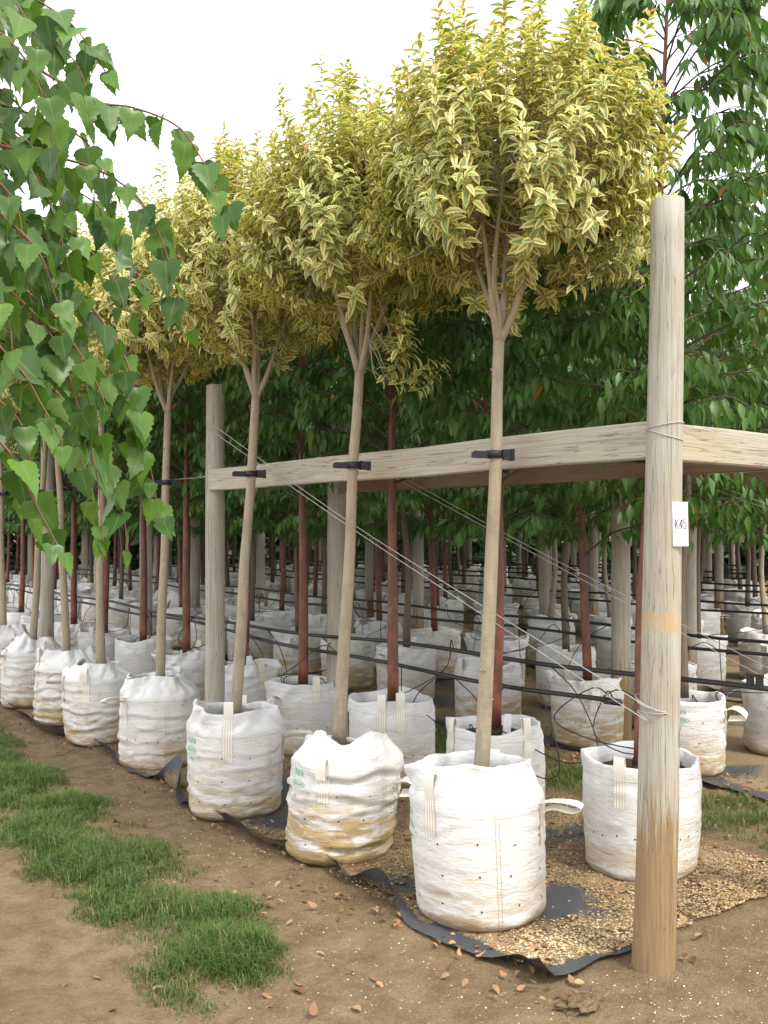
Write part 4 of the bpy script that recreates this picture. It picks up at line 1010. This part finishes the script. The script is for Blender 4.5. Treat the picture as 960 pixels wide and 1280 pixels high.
# ------------------------------------------------------------------ birch-like tree on the left, trunk outside the picture
BX, BY = tuple((RIGHT * -1.72 + FWD * 2.45)[:2])
bz = float(gz(BX, BY))
bt = thing('birch_tree', 'green tree with drooping reddish twigs and broad toothed leaves overhanging the aisle', 'tree', (BX, BY, bz))
BASE = np.array([BX, BY, bz])
TW = [  # pixel path of hanging twigs with distances from the camera
    [(-260, -120, 2.5), (-60, -60, 2.4), (50, 0, 2.35), (95, 35, 2.33), (135, 95, 2.32)],
    [(-220, 40, 2.5), (-40, 45, 2.3), (30, 75, 2.25), (65, 95, 2.22), (120, 125, 2.2), (165, 132, 2.2), (220, 155, 2.18), (250, 195, 2.17), (272, 240, 2.16), (290, 285, 2.15)],
    [(-220, 110, 2.6), (-60, 160, 2.4), (0, 180, 2.35), (50, 190, 2.3), (120, 210, 2.3), (170, 245, 2.28), (200, 295, 2.27), (215, 345, 2.26), (234, 410, 2.25)],
    [(-220, 180, 2.4), (-60, 230, 2.2), (20, 285, 2.1), (50, 320, 2.1), (65, 360, 2.1), (82, 415, 2.1)],
    [(-200, 300, 2.3), (-50, 390, 2.1), (23, 460, 2.05), (50, 503, 2.05), (78, 550, 2.05)],
    [(-200, 380, 2.2), (-60, 500, 2.05), (0, 553, 2.0), (20, 580, 2.0), (50, 640, 2.0), (85, 705, 2.0)],
    [(-180, 250, 2.7), (0, 300, 2.55), (90, 360, 2.5), (140, 420, 2.5), (163, 467, 2.5), (173, 527, 2.5), (187, 580, 2.5), (202, 660, 2.5)],
    [(-180, 340, 2.6), (0, 440, 2.45), (70, 490, 2.4), (110, 553, 2.4), (148, 607, 2.4), (160, 690, 2.4)],
    [(-200, -60, 2.7), (-20, -20, 2.6), (60, 40, 2.55), (100, 90, 2.55), (110, 150, 2.55)],
    [(-220, 80, 2.8), (-30, 120, 2.7), (60, 150, 2.65), (110, 180, 2.65), (135, 240, 2.65), (150, 300, 2.65)],
    [(-220, 200, 2.8), (-30, 250, 2.7), (50, 270, 2.65), (100, 300, 2.6), (140, 350, 2.6), (160, 400, 2.6)],
    [(-200, 260, 2.5), (-40, 330, 2.3), (30, 380, 2.25), (70, 430, 2.25), (95, 500, 2.25), (120, 590, 2.25), (130, 680, 2.25)],
    [(-220, -20, 2.3), (-70, 10, 2.2), (0, 40, 2.15), (40, 90, 2.1), (60, 150, 2.1), (70, 220, 2.1)],
    [(-220, 140, 2.3), (-70, 180, 2.15), (-10, 220, 2.1), (20, 260, 2.1), (30, 330, 2.1), (45, 410, 2.1)],
    [(-220, 330, 2.7), (-40, 390, 2.6), (50, 420, 2.55), (110, 450, 2.5), (150, 500, 2.5), (168, 560, 2.5)],
    [(-200, 60, 2.9), (0, 190, 2.8), (80, 230, 2.8), (125, 260, 2.75), (160, 320, 2.75), (185, 370, 2.75)],
    [(-200, 420, 2.4), (-50, 480, 2.2), (10, 510, 2.15), (35, 560, 2.15), (30, 640, 2.15)],
    [(-200, 300, 2.9), (0, 350, 2.8), (60, 390, 2.75), (105, 430, 2.7), (130, 500, 2.7)],
    [(-240, -140, 2.2), (-100, -80, 2.1), (-10, -30, 2.05), (30, 20, 2.0), (45, 60, 2.0)],
    [(-220, 220, 2.2), (-90, 300, 2.1), (-20, 340, 2.05), (10, 400, 2.0), (15, 470, 2.0)],
    [(-260, 0, 2.9), (-80, 0, 2.8), (0, 10, 2.7), (50, 10, 2.7), (90, 30, 2.65), (118, 70, 2.65)],
    [(-260, 100, 2.9), (-80, 100, 2.8), (0, 110, 2.75), (60, 190, 2.7), (75, 260, 2.7), (95, 320, 2.7)]]
r = np.random.default_rng(77); L = Leaves(); brm = MB()
for i in range(15):                                   # more hanging twigs filling the side of the crown
    y0 = r.uniform(140, 520); d = r.uniform(2.1, 3.0); x1 = r.uniform(-10, 95) + 40 * (300 < y0 < 520); h = r.uniform(90, 190)
    TW.append([(-240, y0 - 140, d + .1), (-90, y0 - 60, d + .05), (x1 - 60, y0, d), (x1 - 20, y0 + h * .35, d), (x1, y0 + h * .7, d), (x1 + 12, y0 + h, d)])
trl = np.stack([np.linspace(0, .06, 14), np.linspace(0, .02, 14), np.linspace(.5, 4.3, 14)], 1)
tube(MB(), trl, np.linspace(.035, .008, 14), 12, wob=.1, seed=3).build('trunk', M['bark_pale'], bt)
for tw in TW:
    P = np.array([campt(*q) for q in tw]) - BASE; zt = P[0, 2] - .25; k = int(np.argmin(abs(trl[:, 2] - zt)))
    P = np.concatenate([[trl[k]], P]); C = spline(P, 44)
    tube(brm, C, np.linspace(.0048, .0010, 44), 6, cap=False)
    start = 1.6 / len(P); seg = np.linalg.norm(np.diff(C, axis=0), axis=1); cum = np.concatenate([[0], np.cumsum(seg)]); tot = cum[-1]
    s = tot * start; m = 0
    while s < tot:
        k = min(42, int(np.searchsorted(cum, s)) - 1); k = max(k, 0); p = C[k] + (C[k + 1] - C[k]) * ((s - cum[k]) / max(seg[k], 1e-6)); twd = norm(C[k + 1] - C[k])
        o = norm(np.cross(twd, [0, 0, 1]) * (1 if m % 2 else -1) + r.normal(0, .35, 3)); pet = .018
        st = p + o * pet * .8 + np.array([0, 0, -.006]); tube(brm, [p, (p + st) / 2 + [0, 0, .002], st], .0008, 4, (.2, 0, 0, 1), cap=False)
        ax = norm(o * r.uniform(.2, .75) + twd * r.uniform(.15, .6) + np.array([0, 0, -r.uniform(.4, 1.2)]) + r.normal(0, .15, 3))
        nrm = norm(-FWD * r.uniform(.0, 1.0) + np.array([0, 0, r.uniform(.3, 1.0)]) + o * .6 + r.normal(0, .6, 3))
        sz = r.uniform(.060, .100) * (1 - .30 * max(0, (s / tot - .85) / .15)); L.add(st, ax, nrm, sz, r.random(), 0)
        s += r.uniform(.026, .040); m += 1
brm.build('branches', M['twig_red'], bt); L.pack()
W = L.P + BASE; D = W @ FWD; PX = CX + (W @ RIGHT) / D * FPX; ok = np.where(PX > -40)[0]; rest = np.where(PX <= -40)[0]
order = ok[np.argsort(D[ok] - 0 * L.S[ok])]; obj = order[:300]; rest = np.concatenate([rest, order[300:]])
mb = MB(); L.to_mb(mb, BI_T, np.sort(rest)); c = mb.build('crown', M['birch'], bt); c['kind'] = 'stuff'
leaf_objects(L, obj, 'birch', BI_T, M['birch'], bt, 5)
put_bag(PBF[1], BX, BY, .4, 'white planter bag holding the drooping toothed-leaf tree beside the aisle', None)

# ------------------------------------------------------------------ fallen leaves
LIT_T = [leaf_template([(.2, .2), (.5, .3), (.8, .17)], [-1, 0, 1], f, d, .08, i) for i, (f, d) in enumerate([(.5, .2), (-.3, -.3), (.2, .5)])]
ms = leaf_meshes('litter', LIT_T, M['litter'], 1)
def fallen(px, py, sz, k):
    d = CAMH * FPX / (py - HY); p = campt(px, py, d); a = random.random() * 6.28
    mm = Matrix.Translation((p[0], p[1], float(gz(p[0], p[1])) + .012)) @ Matrix.Rotation(a, 4, 'Z') @ Matrix.Rotation(random.uniform(-.35, .35), 4, 'X') @ Matrix.Scale(sz, 4)
    tag(link('fallen_leaf', ms[k % len(ms)], None, mm), 'dry brown leaf fallen on the bare earth of the aisle', 'fallen leaf', 'dry leaves lying in the aisle')
spots = [(378, 1243, .07), (148, 1030, .06), (118, 1222, .05), (150, 1262, .05), (392, 1275, .05), (185, 1078, .04), (228, 1055, .045)]
for i in range(70): spots.append((random.gauss(318, 26), random.gauss(1140, 18), random.uniform(.03, .05)) if i < 26 else (random.uniform(30, 480), random.uniform(960, 1270), random.uniform(.022, .045)))
for i, (a, b, s) in enumerate(spots):
    d = CAMH * FPX / (b - HY); q = campt(a, b, d)
    if q[0] < 2.36: fallen(a, b, s, i)
n = 5200; x = RNG.uniform(2.12, 5.6, n); y = 2.3 + RNG.random(n) ** 1.3 * 8; keep = fbm(x * 1.7, y * 1.7, 91) + RNG.normal(0, .1, n) - .25 * sstep(2.4, 2.15, x) - .2 * (y < 2.5) > .49; x, y = x[keep], y[keep]
L = Leaves()
for a, b in zip(x, y):
    t = random.random() * 6.28; L.add(np.array([a, b, float(gz(a, b)) + .022]), np.array([math.cos(t), math.sin(t), random.uniform(-.2, .25)]), np.array([random.gauss(0, .3), random.gauss(0, .3), 1]), random.uniform(.012, .045), random.random(), 0)
mb = MB(); L.pack().to_mb(mb, LIT_T, np.arange(len(x))); tag(mb.build('leaf_litter', M['litter']), 'dry brown leaf litter between the bags', 'leaf litter', None, 'stuff')

# ------------------------------------------------------------------ dark wood closing the view far behind
r = np.random.default_rng(5); n = 36000; L = Leaves(); a = r.uniform(math.radians(-5), math.radians(78), n); dd = r.uniform(29, 34, n)
top = 4.3 + 1.3 * fbm(a * 14, a * 0, 12); z = r.random(n) ** 1.5 * top
for i in range(n):
    L.add(np.array([math.sin(a[i]) * dd[i], math.cos(a[i]) * dd[i], z[i]]), r.normal(0, 1, 3), r.normal(0, 1, 3) + np.array([0, -.5, .6]), r.uniform(.3, .6), r.random(), 0)
mb = MB(); L.pack().to_mb(mb, FAR_T, np.arange(n)); tag(mb.build('woodland', M['wood_dark']), 'dark green wood closing the view behind the nursery rows', 'woodland', None, 'stuff')
